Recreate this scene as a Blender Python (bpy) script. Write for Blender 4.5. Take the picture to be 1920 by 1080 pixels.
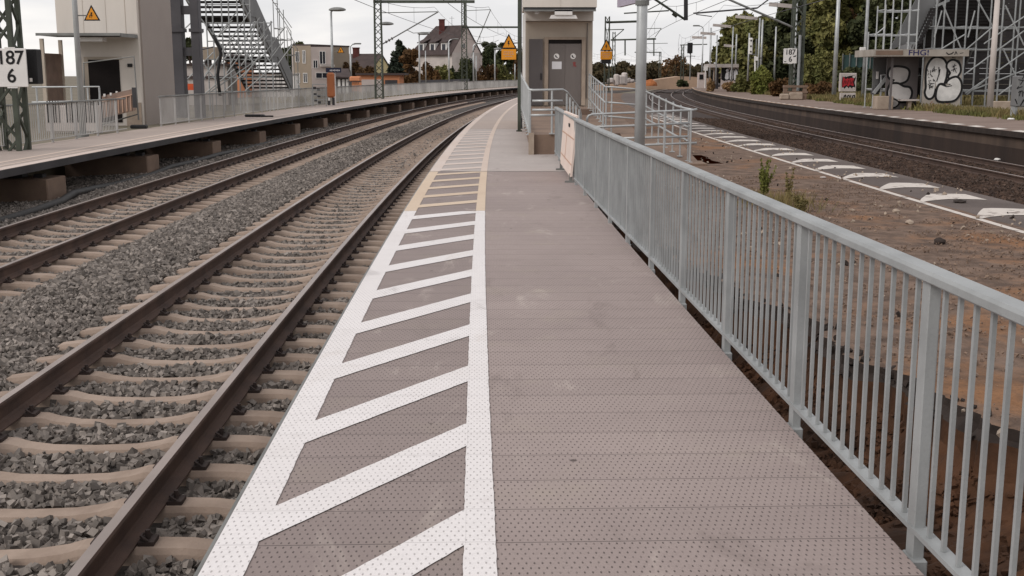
import bpy, bmesh, math, random
import numpy as np
from mathutils import Vector, Matrix
from mathutils.geometry import tessellate_polygon

for _o in list(bpy.data.objects):
    bpy.data.objects.remove(_o)
scene = bpy.context.scene
COL = scene.collection
R = math.radians
random.seed(7)
rng = np.random.default_rng(7)

# ------------------------------------------------------------------ camera, sky, sun, exposure
FPX, HOR = 2182.0, 141.5                       # focal length and horizon row for a 1920x1080 picture
CAMH = 1.70
PITCH = math.atan((540 - HOR) / FPX)
cam_d = bpy.data.cameras.new('camera')
cam_d.sensor_width = 36.0
cam_d.lens = FPX / 1920 * 36.0
cam_d.clip_start = 0.1
cam_d.clip_end = 6000
cam = bpy.data.objects.new('camera', cam_d)
cam.location = (0, 0, CAMH)
cam.rotation_euler = (R(90) - PITCH, 0, 0)
COL.objects.link(cam)
scene.camera = cam

SUN_EL, SUN_ROT = R(38), R(236)
world = bpy.data.worlds.new('World')
scene.world = world
world.use_nodes = True
_t = world.node_tree
_t.nodes.clear()
_out = _t.nodes.new('ShaderNodeOutputWorld')
_sky = _t.nodes.new('ShaderNodeTexSky')
_sky.sky_type = 'NISHITA'
_sky.sun_disc = False
_sky.sun_elevation = SUN_EL
_sky.sun_rotation = SUN_ROT
_b1 = _t.nodes.new('ShaderNodeBackground')
_t.links.new(_sky.outputs[0], _b1.inputs[0])
_b1.inputs[1].default_value = 0.10
_tc = _t.nodes.new('ShaderNodeTexCoord')
_mp = _t.nodes.new('ShaderNodeMapping')
_mp.inputs['Scale'].default_value = (1.0, 1.0, 4.2)
_mp.inputs['Location'].default_value = (0.35, 0.2, 0.4)
_t.links.new(_tc.outputs['Generated'], _mp.inputs[0])
_n1 = _t.nodes.new('ShaderNodeTexNoise')
_n1.inputs['Scale'].default_value = 3.1
_n1.inputs['Detail'].default_value = 7
_n1.inputs['Roughness'].default_value = 0.52
_n1.inputs['Distortion'].default_value = 0.5
_t.links.new(_mp.outputs[0], _n1.inputs['Vector'])
_cr = _t.nodes.new('ShaderNodeValToRGB')
_e = _cr.color_ramp.elements
_e[0].position = 0.32; _e[0].color = (0.75, 0.745, 0.765, 1)
_e[1].position = 0.70; _e[1].color = (1.12, 1.075, 1.035, 1)
_e3 = _cr.color_ramp.elements.new(0.5); _e3.color = (0.845, 0.832, 0.845, 1)
_t.links.new(_n1.outputs[0], _cr.inputs[0])
_b2 = _t.nodes.new('ShaderNodeBackground')
_t.links.new(_cr.outputs[0], _b2.inputs[0])
_b2.inputs[1].default_value = 0.98
_mx = _t.nodes.new('ShaderNodeMixShader')
_mx.inputs[0].default_value = 0.90            # an overcast layer over the clear sky
_t.links.new(_b1.outputs[0], _mx.inputs[1])
_t.links.new(_b2.outputs[0], _mx.inputs[2])
_t.links.new(_mx.outputs[0], _out.inputs[0])

sun_d = bpy.data.lights.new('sun', 'SUN')
sun_d.energy = 1.5
sun_d.angle = R(25)
sun_d.color = (1.0, 0.96, 0.91)
sun = bpy.data.objects.new('sun', sun_d)
sun.rotation_euler = (R(90) - SUN_EL, 0, R(180) - SUN_ROT)
sun.location = (0, 0, 60)
COL.objects.link(sun)

scene.render.engine = 'CYCLES'
scene.view_settings.view_transform = 'Standard'
scene.view_settings.look = 'None'
scene.view_settings.exposure = 0.08
scene.view_settings.gamma = 1.0

# ------------------------------------------------------------------ geometry helpers
RAD, CX0, CY0 = 884.0, -1.558, 32.65           # the whole station lies on one right-hand curve

def C(s, o, z=0.0):
    """Point at chainage s, offset o to the left of the near platform edge."""
    a = (s - CY0) / RAD
    return Vector((CX0 + RAD - (RAD + o) * math.cos(a), CY0 + (RAD + o) * math.sin(a), z))

def hd(s):
    return -(s - CY0) / RAD                    # z rotation of something laid along the curve

def W(px, py, Y):
    a = (px - 960) / FPX
    b = (540 - py) / FPX
    d = Vector((a, math.cos(PITCH) + b * math.sin(PITCH), -math.sin(PITCH) + b * math.cos(PITCH)))
    d *= Y / d.y
    return Vector((d.x, Y, CAMH + d.z))

def G(px, py, z):
    a = (px - 960) / FPX
    b = (540 - py) / FPX
    d = Vector((a, math.cos(PITCH) + b * math.sin(PITCH), -math.sin(PITCH) + b * math.cos(PITCH)))
    t = (z - CAMH) / d.z
    return Vector((d.x * t, d.y * t, z))

def origin(o):
    v = Vector((0, 0, 0))
    while o is not None:
        v += o.location
        o = o.parent
    return v

def tag(o, label=None, cat=None, group=None, kind=None):
    if label: o['label'] = label
    if cat: o['category'] = cat
    if group: o['group'] = group
    if kind: o['kind'] = kind
    return o

def thing(name, loc, label, cat, group=None):
    o = bpy.data.objects.new(name, None)
    o.empty_display_size = 0.2
    o.location = loc
    COL.objects.link(o)
    return tag(o, label, cat, group)

def kids(o):
    return [c for c in bpy.data.objects if c.parent == o]

def copy_tree(o, parent=None, loc=None, rz=None, label=None):
    c = o.copy()
    COL.objects.link(c)
    if parent is not None:
        c.parent = parent
    if loc is not None: c.location = loc
    if rz is not None: c.rotation_euler = (0, 0, rz)
    if label: c['label'] = label
    for k in kids(o):
        copy_tree(k, c)
    return c

class MB:
    def __init__(self):
        self.v = []; self.f = []; self.m = []; self.uv = None
    def add(self, vs, fs, mi=0):
        n = len(self.v)
        self.v += [tuple(p) for p in vs]
        self.f += [tuple(i + n for i in f) for f in fs]
        self.m += [mi] * len(fs)
        return self
    def quad(self, a, b, c, d, mi=0):
        return self.add([a, b, c, d], [(0, 1, 2, 3)], mi)
    def box(self, c, s, rz=0.0, mi=0, bev=0.0):
        x, y, z = s[0] / 2, s[1] / 2, s[2] / 2
        co, si = math.cos(rz), math.sin(rz)
        T = lambda p: (c[0] + p[0] * co - p[1] * si, c[1] + p[0] * si + p[1] * co, c[2] + p[2])
        if bev <= 0:
            vs = [T(p) for p in ((-x,-y,-z),(x,-y,-z),(x,y,-z),(-x,y,-z),(-x,-y,z),(x,-y,z),(x,y,z),(-x,y,z))]
            return self.add(vs, [(0,3,2,1),(4,5,6,7),(0,1,5,4),(1,2,6,5),(2,3,7,6),(3,0,4,7)], mi)
        b = min(bev, x * .9, y * .9, z * .9)
        rings = []
        for zz, k in ((-z, b), (-z + b, 0), (z - b, 0), (z, b)):
            X, Yv = x - k, y - k
            q = b if k == 0 else b * .3
            rings.append([(-X + q, -Yv, zz), (X - q, -Yv, zz), (X, -Yv + q, zz), (X, Yv - q, zz),
                          (X - q, Yv, zz), (-X + q, Yv, zz), (-X, Yv - q, zz), (-X, -Yv + q, zz)])
        vs = [T(p) for r in rings for p in r]
        fs = [tuple(range(7, -1, -1)), tuple(range(24, 32))]
        for r in range(3):
            for i in range(8):
                j = (i + 1) % 8
                fs.append((r*8+i, r*8+j, r*8+8+j, r*8+8+i))
        return self.add(vs, fs, mi)
    def lohi(self, a, b, mi=0, bev=0.0):
        return self.box([(a[i]+b[i])/2 for i in range(3)], [abs(b[i]-a[i]) for i in range(3)], 0, mi, bev)
    def beam(self, p0, p1, w, h, mi=0, up=(0,0,1)):
        p0, p1 = Vector(p0), Vector(p1)
        d = (p1 - p0).normalized()
        u = Vector(up)
        if abs(d.dot(u)) > .98: u = Vector((0, 1, 0))
        s = d.cross(u).normalized(); t = s.cross(d)
        vs = [p + s * a * w/2 + t * b * h/2 for p in (p0, p1) for a, b in ((-1,-1),(1,-1),(1,1),(-1,1))]
        return self.add(vs, [(0,1,2,3),(7,6,5,4),(0,4,5,1),(1,5,6,2),(2,6,7,3),(3,7,4,0)], mi)
    def tube(self, p0, p1, r, n=8, r2=None, mi=0):
        return self.pipe([p0, p1], r, n, mi, r2)
    def pipe(self, pts, r, n=8, mi=0, r2=None):
        pts = [Vector(p) for p in pts]
        rings = []
        ref = None
        for i, p in enumerate(pts):
            if i == 0: d = pts[1] - pts[0]
            elif i == len(pts) - 1: d = pts[-1] - pts[-2]
            else: d = (pts[i+1] - p).normalized() + (p - pts[i-1]).normalized()
            if d.length < 1e-9: d = Vector((0, 0, 1))
            d.normalize()
            if ref is None:
                ref = Vector((0, 0, 1)) if abs(d.z) < .9 else Vector((1, 0, 0))
            s = d.cross(ref).normalized(); t = s.cross(d).normalized()
            ref = t
            rr = r if r2 is None else r + (r2 - r) * i / (len(pts) - 1)
            rings.append([p + (s * math.cos(2*math.pi*k/n) + t * math.sin(2*math.pi*k/n)) * rr for k in range(n)])
        vs = [q for rg in rings for q in rg]
        fs = [tuple(range(n)), tuple(range(len(vs)-1, len(vs)-n-1, -1))]
        for i in range(len(pts) - 1):
            for k in range(n):
                l = (k + 1) % n
                fs.append((i*n+k, i*n+n+k, i*n+n+l, i*n+l))
        return self.add(vs, fs, mi)
    def prism(self, poly, dvec, mi=0):
        n = len(poly)
        dv = Vector(dvec)
        vs = [Vector(p) for p in poly] + [Vector(p) + dv for p in poly]
        fs = [tuple(range(n)), tuple(range(2*n-1, n-1, -1))] + [(i, i+n, (i+1) % n + n, (i+1) % n) for i in range(n)]
        return self.add(vs, fs, mi)
    def sweep(self, prof, ss, o, z, mi=0, closed=True, caps=True):
        """profile (lateral, height) swept along the curve"""
        n = len(prof)
        fo = o if callable(o) else (lambda s: o)
        vs = [C(s, fo(s) + a, z + b) for s in ss for a, b in prof]
        fs = []; ms = []
        m = n if closed else n - 1
        for i in range(len(ss) - 1):
            for k in range(m):
                l = (k + 1) % n
                fs.append((i*n+k, i*n+l, i*n+n+l, i*n+n+k))
        if closed and caps:
            fs.append(tuple(range(n-1, -1, -1))); fs.append(tuple(range(len(vs)-n, len(vs))))
        return self.add(vs, fs, mi)
    def build(self, name, mats, parent=None, smooth=False, kind=None, uv=None):
        me = bpy.data.meshes.new(name)
        og = origin(parent)
        vs = [(p[0]-og.x, p[1]-og.y, p[2]-og.z) for p in self.v]
        me.from_pydata(vs, [], self.f)
        if not isinstance(mats, (list, tuple)): mats = [mats]
        for m in mats: me.materials.append(m)
        if len(mats) > 1:
            me.polygons.foreach_set('material_index', self.m)
        if smooth:
            me.polygons.foreach_set('use_smooth', [True] * len(self.f))
        if uv is not None:
            l = me.uv_layers.new(name='so')
            vi = np.zeros(len(me.loops), dtype=np.int32)
            me.loops.foreach_get('vertex_index', vi)
            l.data.foreach_set('uv', np.array(uv, dtype=np.float32)[vi].ravel())
        me.validate()
        bm = bmesh.new(); bm.from_mesh(me)
        bmesh.ops.recalc_face_normals(bm, faces=bm.faces)
        bm.to_mesh(me); bm.free()
        o = bpy.data.objects.new(name, me)
        COL.objects.link(o)
        if parent is not None: o.parent = parent
        if kind: o['kind'] = kind
        return o

def np_mesh(name, V, F, mat, parent=None, kind=None):
    """fast quad mesh from arrays V (n,3) and F (m,4)"""
    me = bpy.data.meshes.new(name)
    og = origin(parent)
    V = V - np.array(og)[None, :]
    me.vertices.add(len(V)); me.vertices.foreach_set('co', V.astype(np.float32).ravel())
    k = F.shape[1]
    me.loops.add(F.size); me.loops.foreach_set('vertex_index', F.astype(np.int32).ravel())
    me.polygons.add(len(F)); me.polygons.foreach_set('loop_start', np.arange(0, F.size, k, dtype=np.int32))
    me.update(calc_edges=True)
    me.shade_flat()
    me.materials.append(mat)
    o = bpy.data.objects.new(name, me)
    COL.objects.link(o)
    if parent is not None: o.parent = parent
    if kind: o['kind'] = kind
    return o

def text_mesh(name, body, size, mat, parent, M, depth=0.004, spacing=1.0, bold=0.014):
    cu = bpy.data.curves.new(name, 'FONT')
    cu.body = body; cu.size = size; cu.align_x = 'CENTER'; cu.align_y = 'CENTER'
    cu.extrude = depth; cu.space_character = spacing; cu.offset = bold * size
    tmp = bpy.data.objects.new(name, cu)
    COL.objects.link(tmp)
    bpy.context.view_layer.update()
    me = bpy.data.meshes.new_from_object(tmp.evaluated_get(bpy.context.evaluated_depsgraph_get()))
    bpy.data.objects.remove(tmp); bpy.data.curves.remove(cu)
    me.transform(Matrix.Translation(-origin(parent)) @ M)
    me.materials.clear(); me.materials.append(mat)
    me.name = name
    o = bpy.data.objects.new(name, me); COL.objects.link(o); o.parent = parent
    return o

def face_mat(c, xdir, up=(0,0,1)):
    """matrix placing a flat drawing (x right, y up) at c, its x axis along xdir"""
    x = Vector(xdir).normalized(); y = Vector(up).normalized(); z = x.cross(y).normalized(); y = z.cross(x)
    m = Matrix((x, y, z)).transposed().to_4x4()
    m.translation = Vector(c)
    return m

def spline(pts, k=6):
    out = []
    n = len(pts)
    for i in range(n):
        p0, p1, p2, p3 = (np.array(pts[(i+j) % n], float) for j in (-1, 0, 1, 2))
        for q in range(k):
            t = q / k
            out.append(tuple(.5*((2*p1)+(-p0+p2)*t+(2*p0-5*p1+4*p2-p3)*t*t+(-p0+3*p1-3*p2+p3)*t**3)))
    return out

def flat_shape(mb, pts, M, dz, mi=0, grow=0.0):
    n = len(pts)
    if grow:
        a = sum(pts[i][0]*pts[(i+1) % n][1]-pts[(i+1) % n][0]*pts[i][1] for i in range(n))
        sg = 1 if a > 0 else -1
        q = []
        for i in range(n):
            x0, y0 = pts[i-1]; x1, y1 = pts[(i+1) % n]
            dx, dy = x1-x0, y1-y0
            L = math.hypot(dx, dy) or 1
            q.append((pts[i][0]+sg*dy/L*grow, pts[i][1]-sg*dx/L*grow))
        pts = q
    v3 = [M @ Vector((x, y, dz)) for x, y in pts]
    tris = tessellate_polygon([[Vector((x, y, 0)) for x, y in pts]])
    mb.add(v3, [tuple(t) for t in tris], mi)

def stroke(mb, pts, M, dz, w, mi=0):
    for i in range(len(pts)-1):
        a = Vector(pts[i]).to_2d(); b = Vector(pts[i+1]).to_2d()
        d = (b-a)
        if d.length < 1e-6: continue
        d.normalize(); n = Vector((-d.y, d.x))*w/2; e = d*w*.3
        q = [a-e+n, a-e-n, b+e-n, b+e+n]
        mb.add([M @ Vector((p.x, p.y, dz)) for p in q], [(0, 1, 2, 3)], mi)

# ------------------------------------------------------------------ materials
def S(r, g, b):
    f = lambda c: (c/255/12.92) if c/255 <= .04045 else ((c/255+.055)/1.055)**2.4
    return (f(r), f(g), f(b), 1.0)

class NT:
    def __init__(self, name):
        self.mat = bpy.data.materials.new(name)
        self.mat.use_nodes = True
        self.t = self.mat.node_tree
        self.bs = self.t.nodes['Principled BSDF']
    def n(self, typ, **kw):
        nd = self.t.nodes.new(typ)
        for k, v in kw.items(): setattr(nd, k, v)
        return nd
    def link(self, a, b): self.t.links.new(a, b)
    def put(self, sock, v):
        if hasattr(v, 'links'): self.link(v, sock)
        elif v is not None: sock.default_value = v
    def math(self, op, a, b=None, c=None):
        nd = self.n('ShaderNodeMath', operation=op)
        self.put(nd.inputs[0], a)
        if b is not None: self.put(nd.inputs[1], b)
        if c is not None: self.put(nd.inputs[2], c)
        return nd.outputs[0]
    def mix(self, f, a, b, blend='MIX'):
        nd = self.n('ShaderNodeMix', data_type='RGBA', blend_type=blend)
        self.put(nd.inputs[0], f); self.put(nd.inputs[6], a); self.put(nd.inputs[7], b)
        return nd.outputs[2]
    def pos(self): return self.n('ShaderNodeNewGeometry').outputs['Position']
    def noise(self, scale, detail=4, vec=None, rough=.55, dist=0.0):
        nd = self.n('ShaderNodeTexNoise')
        nd.inputs['Scale'].default_value = scale
        nd.inputs['Detail'].default_value = detail
        nd.inputs['Roughness'].default_value = rough
        nd.inputs['Distortion'].default_value = dist
        self.link(vec if vec is not None else self.pos(), nd.inputs['Vector'])
        return nd.outputs[0]
    def ramp(self, f, a, b):
        nd = self.n('ShaderNodeMapRange', interpolation_type='SMOOTHSTEP')
        self.link(f, nd.inputs[0]); nd.inputs[1].default_value = a; nd.inputs[2].default_value = b
        return nd.outputs[0]
    def bump(self, h, strength=.3, dist=.01):
        nd = self.n('ShaderNodeBump')
        nd.inputs['Strength'].default_value = strength
        nd.inputs['Distance'].default_value = dist
        self.link(h, nd.inputs['Height'])
        self.link(nd.outputs[0], self.bs.inputs['Normal'])
    def scale(self, v, sc):
        nd = self.n('ShaderNodeMapping')
        nd.inputs['Scale'].default_value = sc
        self.link(v, nd.inputs[0])
        return nd.outputs[0]

def dk(c, k): return (c[0]*k, c[1]*k, c[2]*k, 1)

def mat(name, col, rough=.75, metal=0.0, var=.22, scale=1.3, fine=18, bump=0.0, bscale=60, col2=None, streak=False, spec=.35, island=0.0):
    t = NT(name)
    p = t.pos()
    if streak: p = t.scale(p, (1, 1, .12))
    a = t.noise(scale, 5, p); b = t.noise(fine, 3, p)
    f = t.math('ADD', t.math('MULTIPLY', t.ramp(a, .3, .7), .65), t.math('MULTIPLY', b, .35))
    c2 = col2 if col2 else dk(col, 1 - var*1.6)
    c = t.mix(f, c2, dk(col, 1 + var*.25) if not col2 else col)
    if island:
        g = t.n('ShaderNodeNewGeometry').outputs['Random Per Island']
        c = t.mix(t.math('MULTIPLY', g, island), c, (0, 0, 0, 1))
    t.link(c, t.bs.inputs['Base Color'])
    t.bs.inputs['Metallic'].default_value = metal
    t.bs.inputs['Specular IOR Level'].default_value = spec
    t.put(t.bs.inputs['Roughness'], t.math('ADD', t.math('MULTIPLY', b, .2), rough-.1))
    if bump: t.bump(t.noise(bscale, 3, p), bump, .01)
    return t.mat

def deck_mat(name, col, col2, dots, joint, dotcol, joints=True, dirt=None, wear=None, side=0, spots=0):
    """chequer-studded deck: everything laid out in metres along (s) and across (o) the platform"""
    t = NT(name)
    uvn = t.n('ShaderNodeUVMap'); uvn.uv_map = 'so'
    sp = t.n('ShaderNodeSeparateXYZ'); t.link(uvn.outputs[0], sp.inputs[0])
    s, o = sp.outputs[0], sp.outputs[1]
    p = t.pos()
    big = t.noise(.55, 5, p); mid = t.noise(4, 5, p); fin = t.noise(60, 3, p)
    pl = t.n('ShaderNodeTexWhiteNoise', noise_dimensions='1D')
    t.link(t.math('FLOOR', t.math('DIVIDE', s, .3355)), pl.inputs['W'])
    f = t.math('ADD', t.math('MULTIPLY', t.ramp(big, .3, .7), .5), t.math('ADD', t.math('MULTIPLY', mid, .3), t.math('MULTIPLY', pl.outputs[0], .22)))
    c = t.mix(f, col, col2)
    c = t.mix(t.math('MULTIPLY', t.ramp(fin, .45, .75), .22), c, dk(col, .55))
    if dirt:
        c = t.mix(t.math('MULTIPLY', t.ramp(t.noise(1.7, 6, p, .6), .52, .75), .5), c, dirt)
    if side:
        c = t.mix(t.math('MULTIPLY', t.ramp(o, -1.06, -1.0), side), c, dk(col, .62))
    if spots:
        vn = t.n('ShaderNodeTexVoronoi'); vn.inputs['Scale'].default_value = 3.1
        t.link(p, vn.inputs['Vector'])
        rs = t.n('ShaderNodeSeparateColor'); t.link(vn.outputs['Color'], rs.inputs[0])
        sm = t.math('MULTIPLY', t.ramp(vn.outputs['Distance'], .07, .035), t.ramp(rs.outputs[0], .62, .66))
        c = t.mix(t.math('MULTIPLY', sm, spots), c, S(60, 50, 46))
        st = t.noise(2.6, 7, t.scale(p, (1, .35, 1)), .68, .6)
        c = t.mix(t.math('MULTIPLY', t.ramp(st, .56, .72), .42), c, S(196, 184, 174))
        c = t.mix(t.math('MULTIPLY', t.ramp(st, .42, .28), .30), c, S(92, 80, 74))
    h = None
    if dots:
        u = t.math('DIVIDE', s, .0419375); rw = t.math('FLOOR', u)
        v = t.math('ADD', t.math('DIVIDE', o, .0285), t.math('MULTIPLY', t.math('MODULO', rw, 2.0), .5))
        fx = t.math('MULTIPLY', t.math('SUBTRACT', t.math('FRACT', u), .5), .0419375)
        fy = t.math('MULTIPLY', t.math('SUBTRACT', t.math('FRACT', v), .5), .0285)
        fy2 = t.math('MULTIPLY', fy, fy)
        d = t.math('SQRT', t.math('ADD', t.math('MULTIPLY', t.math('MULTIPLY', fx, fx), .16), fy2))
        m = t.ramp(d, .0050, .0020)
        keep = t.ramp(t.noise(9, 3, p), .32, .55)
        c = t.mix(t.math('MULTIPLY', t.math('MULTIPLY', m, t.math('ADD', t.math('MULTIPLY', keep, .55), .45)), dots), c, dotcol)  # dark dots put the shade at each raised stud into the colour
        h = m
    if joints:
        fr = t.math('FRACT', t.math('DIVIDE', s, .3355))
        e = t.math('ABSOLUTE', t.math('SUBTRACT', fr, .5))
        j = t.ramp(e, .4875, .496)
        c = t.mix(t.math('MULTIPLY', j, joint), c, dk(dotcol, .6))
        h = t.math('SUBTRACT', h, t.math('MULTIPLY', j, 1.5)) if h is not None else t.math('MULTIPLY', j, -1.0)
    if wear:
        w = t.ramp(t.noise(7, 7, p, .65), .56, .72)
        c = t.mix(t.math('MULTIPLY', w, wear[0]), c, wear[1])
    t.link(c, t.bs.inputs['Base Color'])
    t.bs.inputs['Roughness'].default_value = .72
    t.bs.inputs['Specular IOR Level'].default_value = .3
    if h is None: h = fin
    t.bump(h, .35, .004)
    return t.mat

# palette
M_steel = mat('galvanised_steel', S(158,160,160), .56, .15, .20, 3, 90, .12, 120, spec=.45)
M_steel_dull = mat('weathered_galvanised_steel', S(134,134,131), .6, .15, .3, 1.6, 30, .05)
M_fence_far = mat('pale_galvanised_steel', S(186,183,180), .65, .1, .3, .35, 3, 0)
M_pipe = mat('bright_galvanised_pipe', S(182,184,184), .42, .3, .15, 3, 40, 0, spec=.5)
M_mast = mat('green_grey_mast_paint', S(84,90,80), .7, .1, .35, 2, 20, .1, col2=S(58,60,50))
M_dark = mat('dark_steel', S(70,68,70), .65, .2, .3, 1, 15)
M_girder = mat('grey_girder_paint', S(92,90,94), .6, .1, .25, .6, 12)
M_black = mat('black_plastic', S(30,29,30), .6, 0, .3, 3, 30)
M_conc = mat('pale_concrete', S(176,160,144), .88, 0, .22, 2, 30, .25, 60, col2=S(142,126,112))
M_pier = mat('pier_concrete', S(138,116,100), .9, 0, .3, 1.3, 20, .25, 40, col2=S(104,86,75))
M_slp = mat('sleeper_concrete', S(168,149,135), .88, 0, .25, 2.2, 26, .3, 70, col2=S(132,114,101))
M_wall = mat('stained_platform_wall', S(98,82,71), .9, 0, .45, .9, 6, .4, 20, col2=S(56,46,42), streak=True)
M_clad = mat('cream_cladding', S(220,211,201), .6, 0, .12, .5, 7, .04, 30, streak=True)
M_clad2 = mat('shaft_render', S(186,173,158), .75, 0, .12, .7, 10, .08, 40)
M_cladshade = mat('shade_toned_cladding', S(160,149,142), .65, 0, .08, .5, 10)  # darker copy of the cladding, side-wall shade put into its colour
M_door = mat('brushed_lift_door', S(120,112,108), .42, .35, .18, 1.2, 30, streak=True)
M_grey = mat('grey_door_paint', S(104,98,97), .6, .1, .12, 1, 20)
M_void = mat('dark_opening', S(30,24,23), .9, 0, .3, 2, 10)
M_white = mat('white_enamel', S(226,222,218), .5, 0, .08, 2, 20)
M_paper = mat('white_paper', S(214,212,214), .7, 0, .05, 3, 30)
M_dirtywhite = mat('dirty_white_render', S(196,186,180), .8, 0, .2, .6, 6)
M_ink = mat('black_lettering', S(16,15,16), .6, 0, .1, 3, 20)
M_orange = mat('orange_sign_paint', S(226,148,34), .5, 0, .1, 3, 20)
M_orange2 = mat('orange_cabinet_paint', S(178,108,68), .6, 0, .15, 2, 20)
M_red = mat('red_spray_paint', S(178,42,50), .7, 0, .25, 6, 40)
M_silver = mat('silver_spray_paint', S(216,213,209), .6, .05, .22, 2.2, 26, .1)
M_blue = mat('dark_blue_spray_paint', S(48,46,92), .7, 0, .2, 5, 30)
M_navy = mat('navy_sign_enamel', S(38,40,62), .5, 0, .1, 2, 20)
M_signface = mat('pale_sign_face', S(166,156,170), .55, 0, .1, 1, 10)
M_board = mat('pinkish_white_board', S(224,205,194), .7, 0, .08, 1.5, 20)
M_tan = mat('tan_marking', S(196,160,138), .7, 0, .1, 3, 20)
M_railside = mat('rusty_rail_steel', S(92,71,61), .8, .1, .35, 2.5, 40, .2, 90, col2=S(60,46,41))
M_railtop = mat('worn_rail_head', S(164,150,143), .4, .35, .2, 1, 20, streak=False)
M_raildark = mat('dark_rail_steel', S(92,72,62), .7, .1, .3, 2, 30, col2=S(60,47,42))
M_clip = mat('rusty_fastening_steel', S(66,54,50), .8, .1, .3, 10, 60)
M_stone = mat('ballast_stone', S(162,152,144), .92, 0, .35, 3, 40, .2, 120, col2=S(124,115,108), island=.66)
M_stone2 = mat('brown_ballast_stone', S(96,76,64), .95, 0, .35, 3, 40, .2, 120, col2=S(58,44,37), island=.6)
M_bed = mat('ballast_bed', S(88,80,75), .95, 0, .5, 9, 34, 1.0, 24, col2=S(40,36,34))
M_bed2 = mat('brown_ballast_bed', S(66,50,43), .95, 0, .5, 3, 30, 1.0, 18, col2=S(38,29,26))
M_earth = mat('dark_excavated_earth', S(98,66,45), .95, 0, .5, 2.4, 14, 1.0, 14, col2=S(38,28,22))
M_orearth = mat('orange_clay', S(184,114,68), .95, 0, .4, 1.6, 12, .9, 9, col2=S(122,74,46))
M_crust = mat('broken_asphalt_crust', S(62,52,47), .95, 0, .4, 5, 30, .8, 22)
M_land = mat('dry_ground', S(122,112,98), .95, 0, .4, .2, 3, .5, 4, col2=S(96,90,74))
M_asph = mat('brown_grey_asphalt', S(134,116,106), .93, 0, .25, .5, 14, .3, 50, col2=S(112,94,84))
M_walllow = mat('dark_lower_wall', S(64,50,43), .95, 0, .4, .9, 8, .4, 20, col2=S(42,33,30), streak=True)  # lower band of the platform wall, darker than the band above
M_asphdark = mat('old_dark_asphalt', S(104,93,88), .95, 0, .3, .7, 22, .5, 60, col2=S(80,70,66))
M_soilstone = mat('brown_grit', S(150,128,112), .95, 0, .35, 3, 40, 0, 120, col2=S(112,92,79), island=.3)
M_hose = mat('black_conduit', S(34,30,29), .6, 0, .3, 3, 20)
M_wood = mat('weathered_timber', S(142,120,108), .85, 0, .25, 2, 20, .1)
M_glass = mat('dark_window_glass', S(52,54,62), .15, 0, .2, .6, 4, spec=.6)
M_bark = mat('bark', S(74,60,50), .95, 0, .4, 4, 20, .5, 20)
M_brick = mat('brown_chimney_brick', S(96,52,48), .9, 0, .3, 2, 20, .2)
M_roof = mat('dark_brown_roof_tiles', S(76,64,62), .85, 0, .25, 1.5, 12, .4, 8)
M_yellow = mat('pale_yellow_render', S(206,190,146), .85, 0, .12, .4, 5)
M_terra = mat('orange_render', S(206,138,100), .85, 0, .12, .4, 5)
M_pinkw = mat('pinkish_white_render', S(200,186,180), .85, 0, .14, .35, 5)
M_beige = mat('beige_render', S(150,136,120), .85, 0, .12, .4, 5)
M_sand = mat('sandy_bank', S(178,150,128), .95, 0, .25, .3, 4, .3, 3)
M_wire = mat('overhead_wire', S(96,94,98), .6, .3, .1, 1, 5)
M_slat = mat('dark_stair_tread', S(58,54,54), .7, .2, .3, 1, 12)
M_panel = mat('grey_balustrade_panel', S(122,122,122), .6, .2, .15, .8, 10)

def soil_mat():
    t = NT('old_platform_soil')
    p = t.pos()
    a = t.noise(.42, 6, p, .6, .4); b = t.noise(3.2, 7, p, .66); c = t.noise(30, 4, p, .65)
    base = t.mix(t.ramp(b, .32, .68), S(88,73,64), S(126,106,93))
    sand = t.mix(t.ramp(c, .3, .7), S(118,82,54), S(156,112,76))
    k = t.ramp(t.math('ADD', t.math('MULTIPLY', a, .75), t.math('MULTIPLY', b, .25)), .49, .64)
    col = t.mix(t.math('MULTIPLY', k, .75), base, sand)
    col = t.mix(t.math('MULTIPLY', t.ramp(c, .56, .72), .55), col, S(58,46,40))
    v = t.n('ShaderNodeTexVoronoi'); v.inputs['Scale'].default_value = 17
    t.link(p, v.inputs['Vector'])
    g = t.math('MULTIPLY', t.ramp(v.outputs['Distance'], .16, .09), t.ramp(t.noise(3, 3, p), .52, .62))
    col = t.mix(t.math('MULTIPLY', g, .7), col, S(176,158,142))
    t.link(col, t.bs.inputs['Base Color'])
    t.bs.inputs['Roughness'].default_value = .95
    t.bs.inputs['Specular IOR Level'].default_value = .15
    t.bump(t.math('ADD', t.math('ADD', b, t.math('MULTIPLY', c, .5)), g), .7, .03)
    return t.mat
M_soil = soil_mat()

def worn_paint():
    t = NT('worn_white_paint')
    p = t.pos()
    a = t.noise(3.4, 7, p, .68); c = t.noise(40, 3, p)
    col = t.mix(t.math('MULTIPLY', c, .3), S(204,195,187), S(164,152,143))
    col = t.mix(t.ramp(a, .54, .64), col, S(108,94,86))
    t.link(col, t.bs.inputs['Base Color']); t.bs.inputs['Roughness'].default_value = .85
    t.bump(a, .3, .01)
    return t.mat
M_worn = worn_paint()

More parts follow.
